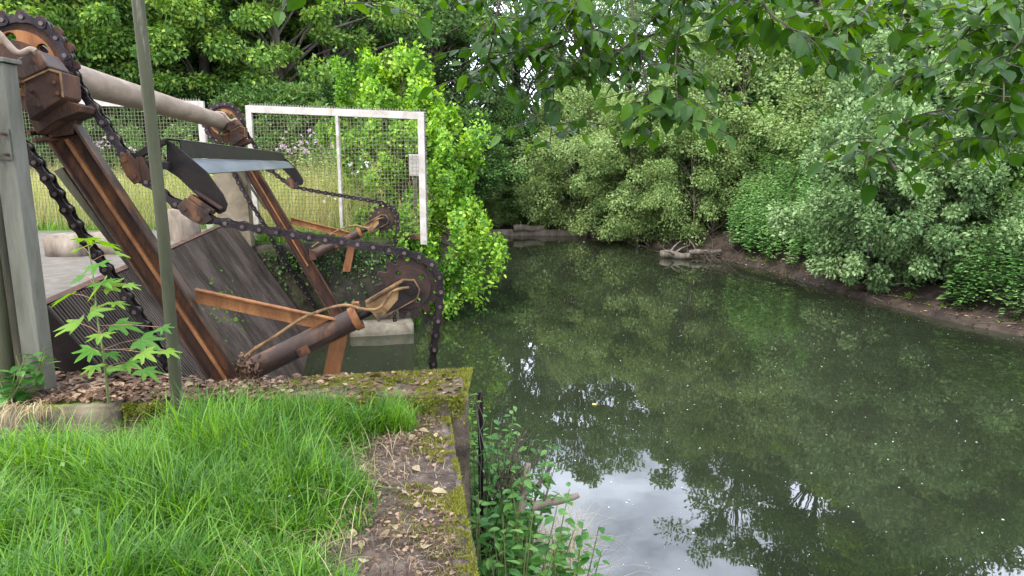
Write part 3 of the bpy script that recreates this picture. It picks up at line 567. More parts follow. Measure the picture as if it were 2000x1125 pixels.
# ------------------------------------------------------------------ vegetation generators
def crown_mesh(name, H, R, base, ntip, per, tipr, size, seed, m, flat=.7, droop=0., top=1.0):
    """clusters of leaves round limb tips spread over an uneven crown; returns (crown mesh, trunk mesh)"""
    r = np.random.default_rng(seed); tips = []
    while len(tips) < ntip:
        a = r.uniform(0, 2*PI); t = r.uniform(0, 1)**.85; rad = R*(.35+.9*math.sin(PI*min(1, t*.85+.12))**.8)*r.uniform(.35, 1.08)
        lob = .78+.3*math.sin(3*a+seed)+.15*math.sin(7*a+2*seed+4*t); tips.append((math.cos(a)*rad*lob, math.sin(a)*rad*lob, base+(H-base)*t*top))
    tips = np.array(tips); idx = r.integers(0, ntip, ntip*per)
    tr = r.uniform(.55, 1.25, ntip)*tipr
    d = r.normal(size=(len(idx), 3)); d /= np.linalg.norm(d, axis=1)[:, None]
    rr = (r.uniform(0, 1, len(idx))**.45)[:, None]*tr[idx][:, None]
    pos = tips[idx]+d*rr*np.array([1, 1, flat]); pos[:, 2] -= droop*np.abs(d[:, 0])*rr[:, 0]
    pos[:, 2] = np.maximum(pos[:, 2], base-.4*tipr)
    out = unit(tips[idx]-np.array([0, 0, base+(H-base)*.4])); ld = unit(d*.8+out*.5+r.normal(size=d.shape)*.7+np.array([0, 0, -.25-droop])); ln = unit(d*.45+np.array([0, 0, .8])+r.normal(size=d.shape)*.55)
    v, f = leaf_arrays(pos, ld, ln, size*r.uniform(.65, 1.3, len(idx)))
    cm = npmesh(name+'_crown', v, f, m)
    mb = MB(); nst = 1 if base > .8 else 4
    for k in range(nst):
        bx, by = (0, 0) if nst == 1 else (math.cos(k*1.7)*R*.2, math.sin(k*1.7)*R*.2)
        r0 = .018*H+.03 if nst == 1 else .04; top_ = np.array([bx*2, by*2, H*.92]); pts = [np.array([bx, by, -.4])+(top_-np.array([bx, by, -.4]))*t+np.array([math.sin(t*5+seed+k), math.cos(t*4+seed), 0])*.12*math.sin(t*PI)*H/8 for t in np.linspace(0, 1, 9)]
        mb.tube(pts, [r0*(1.25-1.15*t) for t in np.linspace(0, 1, 9)], 8)
        for q in tips[k::nst][:: max(1, ntip//60)]:
            t = max(.12, min(.85, (q[2]-.25*np.hypot(q[0], q[1])*1.2)/H*.9)); i = t*8; j = int(i); a = pts[j]+(pts[min(j+1, 8)]-pts[j])*(i-j)
            mid = (a+q)/2+np.array([0, 0, .12*np.linalg.norm(q-a)]); mb.tube([a, mid, q], [r0*.4*(1-t)+.012, r0*.22*(1-t)+.01, .006], 5, False)
    me = bpy.data.meshes.new(name+'_trunk'); me.from_pydata(mb.v, [], mb.f); me.polygons.foreach_set('use_smooth', mb.sm); me.materials.append(M['bark'])
    return cm, me
VAR = {}
def variant(key, *a, **k): VAR[key] = crown_mesh(key, *a, **k)
variant('ash', 11, 3.4, 2.4, 130, 420, .72, .15, 1, M['leaf_ash'], .55)
variant('ash2', 11, 3.0, 1.2, 130, 420, .68, .145, 5, M['leaf_ash'], .5)
variant('dark', 11, 3.2, 2.2, 110, 330, .75, .145, 2, M['leaf_dark'])
variant('dark2', 9, 3.0, .5, 130, 330, .7, .14, 8, M['leaf_dark'])
variant('grey', 10, 3.0, 1.5, 90, 280, .56, .13, 3, M['leaf_grey'])
variant('willow', 6, 3.0, .25, 230, 260, .5, .11, 4, M['leaf_willow'], .8, .3)
variant('willow2', 5, 2.6, .1, 200, 260, .5, .1, 9, M['leaf_willow'], .8, .3)
variant('shrub', 5, 2.1, .1, 190, 240, .42, .12, 6, M['leaf_grey'], .8)
variant('shrub2', 4, 2.0, .05, 180, 240, .42, .12, 10, M['leaf_dark'], .8)
variant('sparse', 11, 3.0, 2.5, 75, 170, .55, .14, 11, M['leaf_grey'])
def tree(key, name, x, y, z, s, rz, label, group=None, cat='tree', sx=1, sy=1):
    root = empty(name, (x, y, z), rz); tag(root, label, cat, group); cm, tm = VAR[key]
    for nm, me in (('trunk' if cat == 'tree' else 'stems', tm), ('crown' if cat == 'tree' else 'foliage', cm)):
        o = bpy.data.objects.new(nm, me); COL.objects.link(o); o.parent = root; o.scale = (s*sx, s*sy, s)
    return root
gh = lambda x, y: float(ground_h(np.array([x]), np.array([y]))[0])
def tx(px, d): return (px-1000)/F*d*.99
wood = [  # key, px, distance, scale, label
 ('ash', 90, 21, 1.1, 'ash tree with light green leaf sprays behind the top sprocket'), ('ash2', 245, 22, 1.0, 'leafy ash tree rising behind the thin pole'),
 ('dark2', 345, 25, 1.25, 'dark tree with a visible trunk behind the drive shaft'), ('ash', 420, 22.5, .95, 'ash tree with yellowish sprays above the gap between the fences'),
 ('ash2', 545, 23, 1.0, 'full ash tree above the left half of the framed fence panel'), ('dark', 655, 26, 1.1, 'tall slim trunked dark tree left of the bright bush top'),
 ('dark', 740, 30, 1.25, 'tall dark tree behind the bright bush top'), ('grey', 840, 31, 1.25, 'tall grey green tree right of the bright bush top')]
for i, (k, px, d, s, lb) in enumerate(wood):
    x = tx(px, d); tree(k, {'a': 'ash_tree', 'd': 'alder_tree', 'g': 'birch_tree'}[k[0]], x, d, gh(x, d)-.1, s, i*1.3, lb)
bk = 'trees in the wood behind the meadow'
for i, (px, d, s) in enumerate(((-60, 24, 1.2), (0, 29, 1.3), (150, 30, 1.4), (300, 31, 1.3), (480, 31, 1.4), (600, 33, 1.4), (700, 36, 1.5), (800, 38, 1.5), (20, 40, 1.7), (230, 41, 1.7), (420, 42, 1.8), (580, 44, 1.8))):
    x = tx(px, d); tree(('dark', 'dark2', 'grey')[i % 3], 'woodland_tree', x, d, gh(x, d)-.1, s, i*2.1, 'tall dark tree deep in the wood behind the meadow', bk)
ub = 'undergrowth shrubs at the wood edge'
for i, (px, d, s) in enumerate(((-20, 20, .7), (110, 21, .75), (220, 20.5, .6), (330, 21, .75), (440, 20, .65), (560, 21, .8), (660, 22, .8), (180, 26, 1.1), (400, 26, 1.2), (560, 27, 1.2), (700, 25, 1.0), (60, 25, 1.1))):
    x = tx(px, d); tree('shrub2', 'shrub', x, d, gh(x, d)-.1, s, i*1.7, 'dark green shrub at the foot of the wood behind the mesh fence', ub, 'shrub', 1.2)
# centre and right bank
ctr = [('grey', 'birch_tree', 1065, 33, 1.15, 'tall pale leaved tree rising behind the left half of the weir', 'tree'),
 ('sparse', 'birch_tree', 1230, 35, 1.2, 'tall open crowned tree behind the olive willow in mid picture', 'tree'),
 ('grey', 'birch_tree', 1400, 31, 1.2, 'tall pale tree between the second willow and the balsam bank', 'tree'),
 ('sparse', 'ash_tree', 1540, 30, 1.1, 'tall open crowned tree behind the balsam bank', 'tree'),
 ('shrub', 'shrub', 1745, 15.4, .82, 'rounded grey green shrub leaning over the mud between balsam and nettles', 'shrub'),
 ('shrub', 'shrub', 1905, 14.6, .7, 'small rounded pale shrub on the bank near the right edge', 'shrub'),
 ('shrub2', 'shrub', 1850, 16.3, .75, 'rounded dark green shrub between the two pale ones on the right bank', 'shrub'),
('dark2', 'alder_tree', 985, 31, .62, 'dark tree with a leaning trunk behind the left end of the timber weir', 'tree'),
 ('dark', 'alder_tree', 905, 33, .85, 'shadowy tall tree between the bright bush and the weir', 'tree'),
 ('willow', 'willow_tree', 1140, 29.5, 1.0, 'olive willow spreading low over the timber weir', 'tree'),
 ('willow', 'willow_tree', 1265, 26.3, .92, 'pale olive willow overhanging the water right of the weir', 'tree'),
 ('willow2', 'willow_tree', 1365, 24.5, .9, 'yellowish willow bush above the half sunken bank log', 'tree'),
 ('willow', 'willow_tree', 1440, 26.5, 1.15, 'tall willow behind the pale balsam thicket', 'tree'),
 ('sparse', 'birch_tree', 1290, 33, 1.05, 'tall grey green tree behind the willows in mid picture', 'tree'),
 ('sparse', 'birch_tree', 1480, 28, 1.2, 'tall light tree with thin stems rising behind the willow and balsam', 'tree'),
 ('shrub', 'shrub', 1650, 24, 1.35, 'tall pale green shrub behind the balsam thicket', 'shrub'),
 ('shrub', 'shrub', 1790, 18.5, 1.1, 'taller pale small leaved shrub behind the rounded one on the right bank', 'shrub'),
 ('shrub', 'shrub', 1900, 17.2, 1.15, 'grey green shrub near the right edge above the bank', 'shrub'),
 ('shrub2', 'shrub', 1960, 15.6, 1.0, 'dark green shrub at the far right edge of the bank', 'shrub'),
 ('shrub2', 'shrub', 1530, 25.5, 1.1, 'dark green shrub between the willow and the balsam', 'shrub'),
 ('dark', 'alder_tree', 1650, 26, 1.15, 'tall dark tree with brown trunk behind the pale shrubs', 'tree'),
 ('ash2', 'ash_tree', 1790, 23, 1.0, 'tall tree with a brown trunk rising above the right bank shrubs', 'tree'),
 ('dark2', 'alder_tree', 1950, 22, 1.2, 'dense dark tree in the upper right corner', 'tree'),
 ('sparse', 'birch_tree', 1130, 34, 1.2, 'thin crowned tall tree with sky showing through above the weir', 'tree'),
 ('sparse', 'birch_tree', 1390, 33, 1.0, 'thin crowned tall tree with sky gaps behind the second willow', 'tree'),
 ('sparse', 'birch_tree', 1010, 36, 1.25, 'far thin crowned tree above the dark leaning tree', 'tree')]
for i, (k, nm, px, d, s, lb, ct) in enumerate(ctr):
    x = tx(px, d); tree(k, nm, x, d, max(gh(x, d), WATER)-.1, s, i*1.9+.4, lb, None, ct)
fb = 'bushes filling the ground behind the far bank'
for i, (px, d, s) in enumerate(((930, 31, .7), (1010, 31.5, .6), (965, 30.2, .45), (1060, 33, .9), (1190, 33, 1.0), (1330, 30, 1.0), (1450, 30, 1.2), (1560, 27, 1.2), (1680, 22, 1.0), (1800, 20, 1.0), (1930, 19, 1.0), (2050, 17, 1.0), (880, 27, .9), (1560, 31, 1.2), (1700, 29, 1.2), (1850, 27, 1.3))):
    x = tx(px, d); tree(('shrub2', 'shrub', 'willow2')[i % 3], 'shrub', x, d, gh(x, d)-.1, s, i*2.3, 'dense green bush among others filling the bank behind the front shrubs', fb, 'shrub', 1.25)

# bright bush beside the fence
def bush(name, label, blobs, nleaf, size, m, root, tipr=.35):
    r_ = empty(name, root); tag(r_, label, 'bush'); pos = []; nrm = []; mb = MB()
    tot = sum(b[3]*b[4]*b[3] for b in blobs)
    for (x, y, z, rx, rz_) in blobs:
        k = int(nleaf*rx*rz_*rx/tot); nt_ = max(7, int(30*rx*rx*rz_)); a = rnd(nt_); tips = np.array([x, y, z])+a*np.array([rx, rx, rz_])*rng.uniform(.45, 1.22, (nt_, 1))
        ii = rng.integers(0, nt_, k); dd = rnd(k); rr = rng.uniform(0, 1, (k, 1))**.6*tipr; pos.append(tips[ii]+dd*rr*np.array([.62, .62, 1.0])+np.array([0, 0, 1])*rng.uniform(0, 1, (k, 1))**2*.35*(rng.uniform(0,1,nt_)>.45)[ii][:, None]); nrm.append(unit(a[ii]*.7+dd*.4+np.array([0, 0, .5])))
        for q in tips[::3]: mb.tube([np.array(root)+np.array([0, 0, .1]), (np.array(root)*.5+np.array(q)*.5)+np.array([0, 0, .3]), q], [.02, .012, .004], 5, False)
    pos = np.concatenate(pos); nrm = np.concatenate(nrm); N = len(pos)
    leaves_obj('foliage', pos, unit(nrm*.4+rnd(N)*.8+np.array([0, 0, .35])), nrm+rnd(N)*.6, size*rng.uniform(.6, 1.25, N), m, r_, T_L); mb.build('stems', M['bark'], r_)
    return r_
def D(px, py, d): return tuple(dep(px, py, d))
bl = [(*D(745, 200, 14.6), 1.0, .9), (*D(745, 140, 14.8), .65, .55), (*D(700, 160, 14.6), .4, .45), (*D(800, 150, 14.8), .35, .6), (*D(690, 260, 14.6), .7, .8), (*D(760, 300, 14.4), .9, 1.0), (*D(830, 290, 14.2), .8, 1.0), (*D(880, 270, 14), .45, .6),
      (*D(845, 380, 13.9), .9, .9), (*D(890, 400, 13.7), .55, .7), (*D(880, 470, 13.5), .8, .6), (*D(940, 490, 13.6), .45, .35), (*D(830, 520, 13.4), .6, .5), (*D(900, 540, 13.5), .5, .35), (*D(870, 560, 13.6), .45, .3), (*D(780, 430, 13.9), .7, .5), (*D(925, 440, 13.5), .5, .5), (*D(905, 350, 13.7), .45, .5), (*D(805, 500, 12.8), .4, .25), (*D(765, 465, 12.9), .25, .15), (*D(935, 300, 13.8), .35, .45), (*D(850, 230, 14.2), .5, .5), (*D(960, 500, 13.4), .35, .3), (*D(900, 590, 13.5), .4, .25), (*D(850, 590, 13.4), .4, .3), (*D(940, 545, 13.4), .35, .25), (*D(700, 380, 14.5), .6, .6), (*D(820, 460, 13.3), .45, .4)]
bush('bright_bush', 'bright green leafy bush spilling round the fence post over the water', bl, 56000, .085, M['leaf_bush'], (-2.0, 14.2, .0), .26)

# balsam thicket: nobody could count it
def thicket(name, label, cells, dens, hgt, size, m, kind='stuff', cat='undergrowth', per=26):
    pos = []; dr = []; nn = []; sz_ = []
    for (x, y) in cells:
        z0 = gh(x, y); h = hgt(x, y)*random.uniform(.6, 1.15); k = per; sf = .75+.9*max(0, noise.noise(Vector((x*1.3+9, y*1.3, 5)))+.2)
        if noise.noise(Vector((x*1.1, y*1.1, 11))) < -.22: continue
        t = rng.uniform(.12, 1, k)**.7; a = rng.uniform(0, 2*PI, k)+t*9
        lx = x+t*random.uniform(-.15, .15); ly = y+t*random.uniform(-.15, .15)
        o_ = np.stack([np.cos(a), np.sin(a), np.full(k, -.15)], 1); pos.append(np.stack([lx, ly, z0+t*h], 1)+o_*.03); dr.append(o_+np.array([0, 0, .25])); nn.append(np.tile([0, 0, 1.], (k, 1))+rnd(k)*.4); sz_.append(size*sf*(1.15-.5*t)*rng.uniform(.8, 1.2, k))
    o = leaves_obj(name, np.concatenate(pos), np.concatenate(dr), np.concatenate(nn), np.concatenate(sz_), m, None, T_N); tag(o, label, cat, None, kind); return o
def shore_cells(ya, yb, da, db, n):
    out = []
    while len(out) < n:
        y = random.uniform(ya, yb); x = np.interp(y, SH[:11, 1], SH[:11, 0])+random.uniform(da, db)*1.0; out.append((x, y))
    return out
thicket('balsam_thicket', 'pale green balsam thicket on the right bank', shore_cells(16.2, 22.3, .28, 3.6, 3000), 1, lambda x, y: 1.0+2.2*min(1, .1+.5*(x-np.interp(y, SH[:11, 1], SH[:11, 0]))), .11, M['leaf_balsam'])
thicket('nettle_thicket', 'dark green nettles along the right bank', shore_cells(6, 16.6, .3, 3.0, 2300), 1, lambda x, y: (.25+1.1*max(0, noise.noise(Vector((x*.9, y*.9, 2)))+.25))+1.0*min(1, .2+.5*(x-np.interp(y, SH[:11, 1], SH[:11, 0]))), .13, M['leaf_bank'])
thicket('bank_weeds', 'small weeds scattered along the muddy bank', shore_cells(8, 21, .22, .6, 160), 1, lambda x, y: .12, .05, M['leaf_bush'], per=9)
thicket('wood_undergrowth', 'leafy ground cover on the far bank', [(random.uniform(-3, 9), random.uniform(29.6, 34)) for _ in range(500)], 1, lambda x, y: .5, .16, M['leaf_willow'])

# meadow
N = 30000; bx = rng.uniform(-17, -2.2, N); by = rng.uniform(13.3, 21.5, N); hz = ground_h(bx, by)
tag(link('meadow_grass', blades_mesh('meadow_grass', np.stack([bx, by, hz-.02], 1), rng.uniform(.4, 1.45, N), np.full(N, .014), rng.uniform(.1, .7, N), M['meadow'], 3), M['meadow']), 'tall pale meadow grass behind the mesh fence', 'grass', None, 'stuff')
N = 9000; bx = rng.uniform(-15, -1.75, N); by = np.maximum(rng.uniform(12.2, 13.7, N), 13.05+.21*bx+.05+.65*0); hz = ground_h(bx, by)
tag(link('fence_grass', blades_mesh('fence_grass', np.stack([bx, by, hz-.02], 1), rng.uniform(.12, .5, N), np.full(N, .012), rng.uniform(.2, .9, N), M['grass'], 3), M['grass']), 'green grass at the foot of the fence beyond the deck', 'grass', None, 'stuff')
thicket('meadow_weeds', 'leafy weeds growing among the meadow grass', [(random.uniform(-15, -2.6), random.uniform(13.8, 20)) for _ in range(620)], 1, lambda x, y: 1.75 if x > -8 else 1.05, .1, M['meadow_weed'], per=34)
wq = [P(s_, z_, C0+W+.17) for s_, z_ in zip(rng.uniform(-2, .6, 900), .05-np.abs(rng.normal(0, .35, 900)))]
tag(leaves_obj('wall_weeds', np.array(wq), rnd(900)+np.array([0, -.6, -.4]), rnd(900)+np.array([0, -.6, .6]), rng.uniform(.03, .09, 900), M['leaf_dark']), 'small ferns and moss clinging to the intake side wall', 'weeds', None, 'stuff')
# thistles
def plant(name, root, stems, lab, cat, grp, leafm, leafsize, nleaf, T=T_N, flower=None, fl=0, fs=.05, stemr=.006, spread=.25):
    r_ = empty(name, root); tag(r_, lab, cat, grp); mb = MB(); pos = []; fp = []
    for (dx, dy, h) in stems:
        a = np.array(root); b = a+np.array([dx, dy, h]); m_ = (a+b)/2+np.array([dx*.1, dy*.1, h*.06]); pts = smooth_pts([a, m_, b], 4); mb.tube(pts, [stemr*(1.3-.9*i/(len(pts)-1)) for i in range(len(pts))], 5)
        for k in range(nleaf):
            t = (k+.7)/nleaf; q = pts[min(len(pts)-1, int(t*(len(pts)-1)+.5))]; pos.append((q, t))
        if flower: fp += [b+rng.normal(size=3)*np.array([.1, .1, .07]) for _ in range(fl)]
    mb.build('stem', M['stem'], r_); N = len(pos); az = rng.uniform(0, 2*PI, N); o_ = np.stack([np.cos(az), np.sin(az), rng.uniform(-.3, .35, N)], 1)
    leaves_obj('leaves', np.array([p[0] for p in pos])+o_*.02, o_, np.tile([0, 0, 1.], (N, 1))+rnd(N)*.3, leafsize*np.array([1.2-.6*p[1] for p in pos])*rng.uniform(.7, 1.2, N), leafm, r_, T)
    if flower:
        fp = np.array(fp); k = 10; q = np.repeat(fp, k, 0); leaves_obj('flowers', q, rnd(len(q))+np.array([0, 0, .7]), rnd(len(q)), fs*rng.uniform(.7, 1.2, len(q)), flower, r_, T_D)
    return r_
for i, px in enumerate((190, 205, 262, 350, 560, 590, 615, 640, 655, 520)):
    d = random.uniform(15.5, 18.5) if px > 500 else random.uniform(16, 18); x = tx(px, d); z = gh(x, d)
    h = random.uniform(1.75, 2.15) if px > 550 else random.uniform(1.4, 1.8)
    plant('thistle', (x, d, z), [(random.uniform(-.15, .15), 0, h*random.uniform(.85, 1)) for _ in range(3)], 'tall thistle with pink purple heads in the meadow behind the fence', 'thistle', 'thistles in the meadow', M['leaf_grey'], .16, 12, T_N, M['pink'], 5, .05)
for px, py in ((686, 318), (716, 322), (652, 392), (700, 340)):
    q = dep(px, py, 13.75); z = gh(q[0], q[1]); plant('umbel_plant', (q[0], q[1], z), [(0, 0, q[2]-z)], 'tall weed with a flat white flower head behind the fence mesh', 'flower', 'white umbel flowers behind the fence', M['leaf_bush'], .14, 8, T_L, M['white'], 4, .045)

# ------------------------------------------------------------------ weir, logs, bank debris
wr = rough_prism('timber_weir', [(-1.6, 29.05), (4.95, 29.05), (4.95, 29.35), (-1.6, 29.35)], -2, WATER+.25, M['log'], cell=.2, amp=.02); tag(wr, 'long low grey timber weir across the far end of the pool', 'weir')
def log(name, a, b, r, label, m=M['log'], cat='log', branches=0):
    root = empty(name, tuple(a)); tag(root, label, cat); a = np.array(a); b = np.array(b); mb = MB(); n_ = 9
    pts = [a+(b-a)*t+np.array([0, 0, math.sin(t*7)*.2*r]) for t in np.linspace(0, 1, n_)]
    mb.tube(pts, [r*(1-.35*t)*random.uniform(.88, 1.1) for t in np.linspace(0, 1, n_)], 14); o = mb.build('log_body', m, root)
    if branches:
        mb = MB()
        for k in range(branches):
            p = pts[2+k % 6]; e = p+np.array([random.uniform(-1, 1), random.uniform(-1, 1), random.uniform(.2, 1)])*r*4; mb.tube([p, (p+e)/2+np.array([0, 0, r*.3]), e], [r*.3, r*.2, r*.08], 6)
        mb.build('branch_stub', m, root)
    return root
a = onz(1003, 445, WATER+.3); log('fallen_log', onz(1003, 446, WATER+.32), onz(1062, 445, WATER+.32), .16, 'thick pale log lying on top of the timber weir', branches=2)
log('fallen_log', onz(1292, 497, WATER+.1), onz(1350, 500, WATER+.12), .15, 'half sunken brown log at the tip of the right bank', M['bark'], branches=4)
log('fallen_log', onz(1345, 494, WATER+.18), onz(1408, 491, WATER+.22), .1, 'thin brown log lying behind the half sunken one on the bank', M['bark'], branches=2)
mb = MB()
for k in range(170):
    t = random.random(); y = 21+random.random()*7; x = np.interp(y, SH[::-1][14:][:11, 1] if False else [19.3, 21.9, 25, 29.3], [7.33, 6.6, 5.2, 4.9])+random.uniform(-.6, 1.2)
    z = max(WATER, gh(x, y))+.02; a = np.array([x, y, z-.1]); e = a+np.array([random.uniform(-.9, .5), random.uniform(-.5, .5), random.uniform(0, .6)]); mb.tube([a, (a+e)/2+rng.normal(size=3)*.05, e], [.018, .013, .005], 5)
tag(mb.build('brushwood', M['twig']), 'tangle of dead twigs along the water under the willows', 'brushwood', None, 'stuff')
mb = MB()
for k in range(70):
    y = random.uniform(7, 22); x = np.interp(y, SH[:11, 1], SH[:11, 0])+random.uniform(-.05, .55); z = gh(x, y)+.01; L_ = random.uniform(.1, .7); a_ = random.uniform(0, PI); e = (x+math.cos(a_)*L_, y+math.sin(a_)*L_*.7, gh(x+math.cos(a_)*L_, y+math.sin(a_)*L_*.7)+.03); mb.tube([(x, y, z), e], [.01, .004], 5)
bx = []
for k in range(900):
    y = random.uniform(7, 23); x = np.interp(y, SH[:11, 1], SH[:11, 0])+random.uniform(.0, .6); bx.append((x, y, max(WATER+.004, gh(x, y))+.012))
tag(leaves_obj('bank_litter', np.array(bx), rnd(900)*np.array([1, 1, .2]), rnd(900)*.3+np.array([0, 0, 1.]), rng.uniform(.03, .09, 900), M['litter']), 'dead leaves scattered along the muddy waterline', 'leaf litter', None, 'stuff')
tag(mb.build('bank_twigs', M['bark']), 'small twigs lying on the muddy right bank', 'twigs', None, 'stuff')

# ------------------------------------------------------------------ near left bank plants
NT = 5200; cx_ = rng.uniform(-4.6, -.5, NT*2); cy_ = rng.uniform(1.5, 3.97, NT*2)
edge = np.interp(cy_, [1.5, 2.4, 3.07, 3.7, 3.97], [-.5, -.6, -.74, -.86, -.62])+.05*np.sin(cy_*7)+.03*np.sin(cy_*17)+rng.normal(0, .03, len(cy_)); keep = (cx_ < edge) & ~((cx_ < -2.15) & (cy_ > 3.66)) & (cx_ > -1.05*cy_-.4); cx_, cy_, edge_ = cx_[keep][:NT], cy_[keep][:NT], edge[keep][:NT]
per_ = 11; ti = np.repeat(np.arange(len(cx_)), per_); N = len(ti); gx_ = cx_[ti]+rng.normal(0, .016, N); gy_ = np.minimum(cy_[ti]+rng.normal(0, .016, N), 3.98)
tall = np.clip(.5+.55*np.sin(cx_*4+np.sin(cy_*4)*2)*np.sin(cy_*5+cx_*2)+rng.normal(0, .2, len(cx_)), .1, 1.3)
h = (.1+.24*tall[ti])*np.clip(.35+(edge_[ti]-cx_[ti])*2.2, .35, 1)*np.where(cx_[ti] < -1.9, np.clip(1.9-(cy_[ti]-2.9)*1.9, .35, 1), 1)*rng.uniform(.6, 1.25, N); ln = rng.uniform(.15, 1.3, N)+rng.uniform(0, 1, N)**4*1.3
flow = rng.uniform(0, 2*PI, len(cx_))[ti]*.35+rng.uniform(0, 2*PI, N)
tag(link('grass', blades_mesh('grass', np.stack([gx_, gy_, ground_h(gx_, gy_)-.01], 1), h, rng.uniform(.004, .0105, N), ln, M['grass'], 5, flow), M['grass']), 'lush bright green lawn grass in the foreground', 'grass', None, 'stuff')
N = 2400; c_ = rng.integers(0, 14, N); cxs = rng.uniform(-1.9, -.6, 14); cys = 3.85+rng.uniform(-.08, .12, 14); gx_ = cxs[c_]+rng.normal(0, .05, N); gy_ = cys[c_]+rng.normal(0, .03, N)
tag(link('wall_grass', blades_mesh('wall_grass', np.stack([gx_, gy_, np.full(N, .0)], 1), rng.uniform(.12, .32, N), rng.uniform(.003, .006, N), rng.uniform(.2, 1.1, N), M['grass'], 5), M['grass']), 'longer grass tufts against the mossy wall', 'grass', None, 'stuff')
N = 60; gx_ = rng.choice([-3.05, -2.86, -2.8, -2.95], N)+rng.normal(0, .035, N); tag(link('dry_grass', blades_mesh('dry_grass', np.stack([gx_, 3.88+rng.normal(0, .03, N), np.full(N, .14)+rng.uniform(-.02, .03, N)], 1), rng.uniform(.1, .28, N), np.full(N, .006), rng.uniform(1.8, 3.0, N), M['straw'], 6, rng.normal(-PI/2, .5, N)), M['straw']), 'dry yellow grass hanging over the concrete kerb', 'dry grass', None, 'stuff')
kx = rng.uniform(-3.6, -.9, 700); ky = rng.uniform(1.9, 3.7, 700); kk = np.array([noise.noise(Vector((a*1.6, b*1.6, 4))) for a, b in zip(kx, ky)]) > .02; kx, ky = kx[kk], ky[kk]; N = len(kx)
tag(leaves_obj('lawn_weeds', np.stack([kx, ky, rng.uniform(.07, .2, N)], 1), rnd(N)+np.array([0, 0, .2]), rnd(N)*.4+np.array([0, -.2, 1.]), rng.uniform(.02, .045, N), M['leaf_bank']), 'small round leaved weeds among the lawn grass', 'weeds', None, 'stuff')
N = 900; kx = rng.uniform(-3.8, -.6, N); ky = rng.uniform(1.6, 3.9, N)
tag(link('lawn_straw', blades_mesh('lawn_straw', np.stack([kx, ky, np.full(N, .02)], 1), rng.uniform(.1, .26, N), np.full(N, .004), rng.uniform(.4, 1.9, N), M['straw'], 5), M['straw']), 'dry yellow blades mixed into the lawn grass', 'dry grass', None, 'stuff')
# litter, moss
def litter(name, poly, z, N, size, m, lab, T=T_L, flat=.35, kind='stuff', dens=None, cat='leaf litter'):
    x0, y0 = np.min(poly, 0); x1, y1 = np.max(poly, 0); xs = rng.uniform(x0, x1, N*6); ys = rng.uniform(y0, y1, N*6); k = inside(xs, ys, np.array(poly))
    if dens is not None: k &= rng.uniform(0, 1, N*6) < dens(xs, ys)
    xs, ys = xs[k][:N], ys[k][:N]; n_ = len(xs); zz_ = z(xs, ys) if callable(z) else np.full(n_, z)
    az = rng.uniform(0, 2*PI, n_); dd = np.stack([np.cos(az), np.sin(az), rng.normal(0, .15, n_)], 1)
    o = leaves_obj(name, np.stack([xs, ys, zz_+rng.uniform(.002, .018, n_)], 1), dd, np.tile([0, 0, 1.], (n_, 1))+rnd(n_)*flat, size*rng.uniform(.45, 1.3, n_), m, None, T); return tag(o, lab, cat, None, kind)
WP = [(-3.0, 4.0), (-.29, 4.1), (-.38, 4.68), (-3.0, 4.22)]; PP = [(-1.15, 1.8), (-.12, 1.8), (-.44, 4.05), (-1.1, 4.05)]
sn = lambda x, y: np.clip(.55+.5*np.sin(x*4.3+y*3)*np.sin(y*5.1-x*2), 0, 1)
litter('wall_litter', WP, .15, 2600, .046, M['litter'], 'brown dead leaves on the left half of the mossy wall top', flat=.6, dens=lambda x, y: np.clip((-x-.9)/1.0, .2, 1))
litter('gravel_litter', [(-4.2, 4.2), (-2.2, 4.35), (-2.2, 4.6), (-4.2, 4.9)], .11, 700, .09, mat_ := M['litter'], 'dead leaves on the gravel between post and screen')
litter('path_leaves', PP, .038, 60, .062, M['straw'], 'a few larger pale dead leaves lying on the path')
litter('path_litter', PP, .035, 3200, .024, M['litter'], 'brown leaf fragments scattered over the path', dens=sn)
N = 9000; xs = rng.uniform(-1.2, -.12, N); ys = rng.uniform(1.7, 4.1, N); k = inside(xs, ys, np.array(PP)) & (rng.uniform(0, 1, N) < sn(xs+1, ys)); xs, ys = xs[k], ys[k]; N = len(xs)
tag(link('path_straw', blades_mesh('path_straw', np.stack([xs, ys, np.full(N, .036)], 1), rng.uniform(.02, .08, N), np.full(N, .0026), rng.uniform(1.3, 1.62, N), M['debris'], 3), M['debris']), 'fine dry stalks and needles covering the path', 'plant debris', None, 'stuff')
def moss(name, N, f, lab):
    p = f(N); n_ = len(p); return tag(link(name, blades_mesh(name, p, rng.uniform(.006, .02, n_), rng.uniform(.003, .006, n_), rng.uniform(.2, 1.2, n_), M['moss'], 2), M['moss']), lab, 'moss', None, 'stuff')
def wallmoss(N):
    x = rng.uniform(-2.4, -.28, N); t = rng.uniform(0, 1, N); y = (4.0+.04*(x+2.4))*(1-t)+(4.29+.2*(x+2.4))*t; d_ = np.array([noise.noise(Vector((a*3.5, b*3.5, 3)))+.35*noise.noise(Vector((a*14, b*14, 1))) for a, b in zip(x, y)]); k = d_+(x+1.6)*.36+np.where(t < .12, .25, 0) > -.02
    return np.stack([x, y, np.full(N, .15)], 1)[k]
def pathmoss(N):
    y = rng.uniform(1.7, 4.12, N); e = -.13-.155*(y-2.39); x = e-np.abs(rng.normal(0, .14, N)); d_ = np.array([noise.noise(Vector((a*4.5, b*3.5, 7)))+.4*noise.noise(Vector((a*16, b*16, 1))) for a, b in zip(x, y)]); k = d_+.22-(e-x)*1.1 > 0
    return np.stack([x, y, np.full(N, .03)], 1)[k]
moss('wall_moss', 42000, wallmoss, 'yellow green moss on the wall top'); moss('path_moss', 26000, pathmoss, 'yellow green moss along the path edge above the water')
N = 7000; x = rng.uniform(-2.4, -.3, N); z = .15-np.abs(rng.normal(0, .06, N))
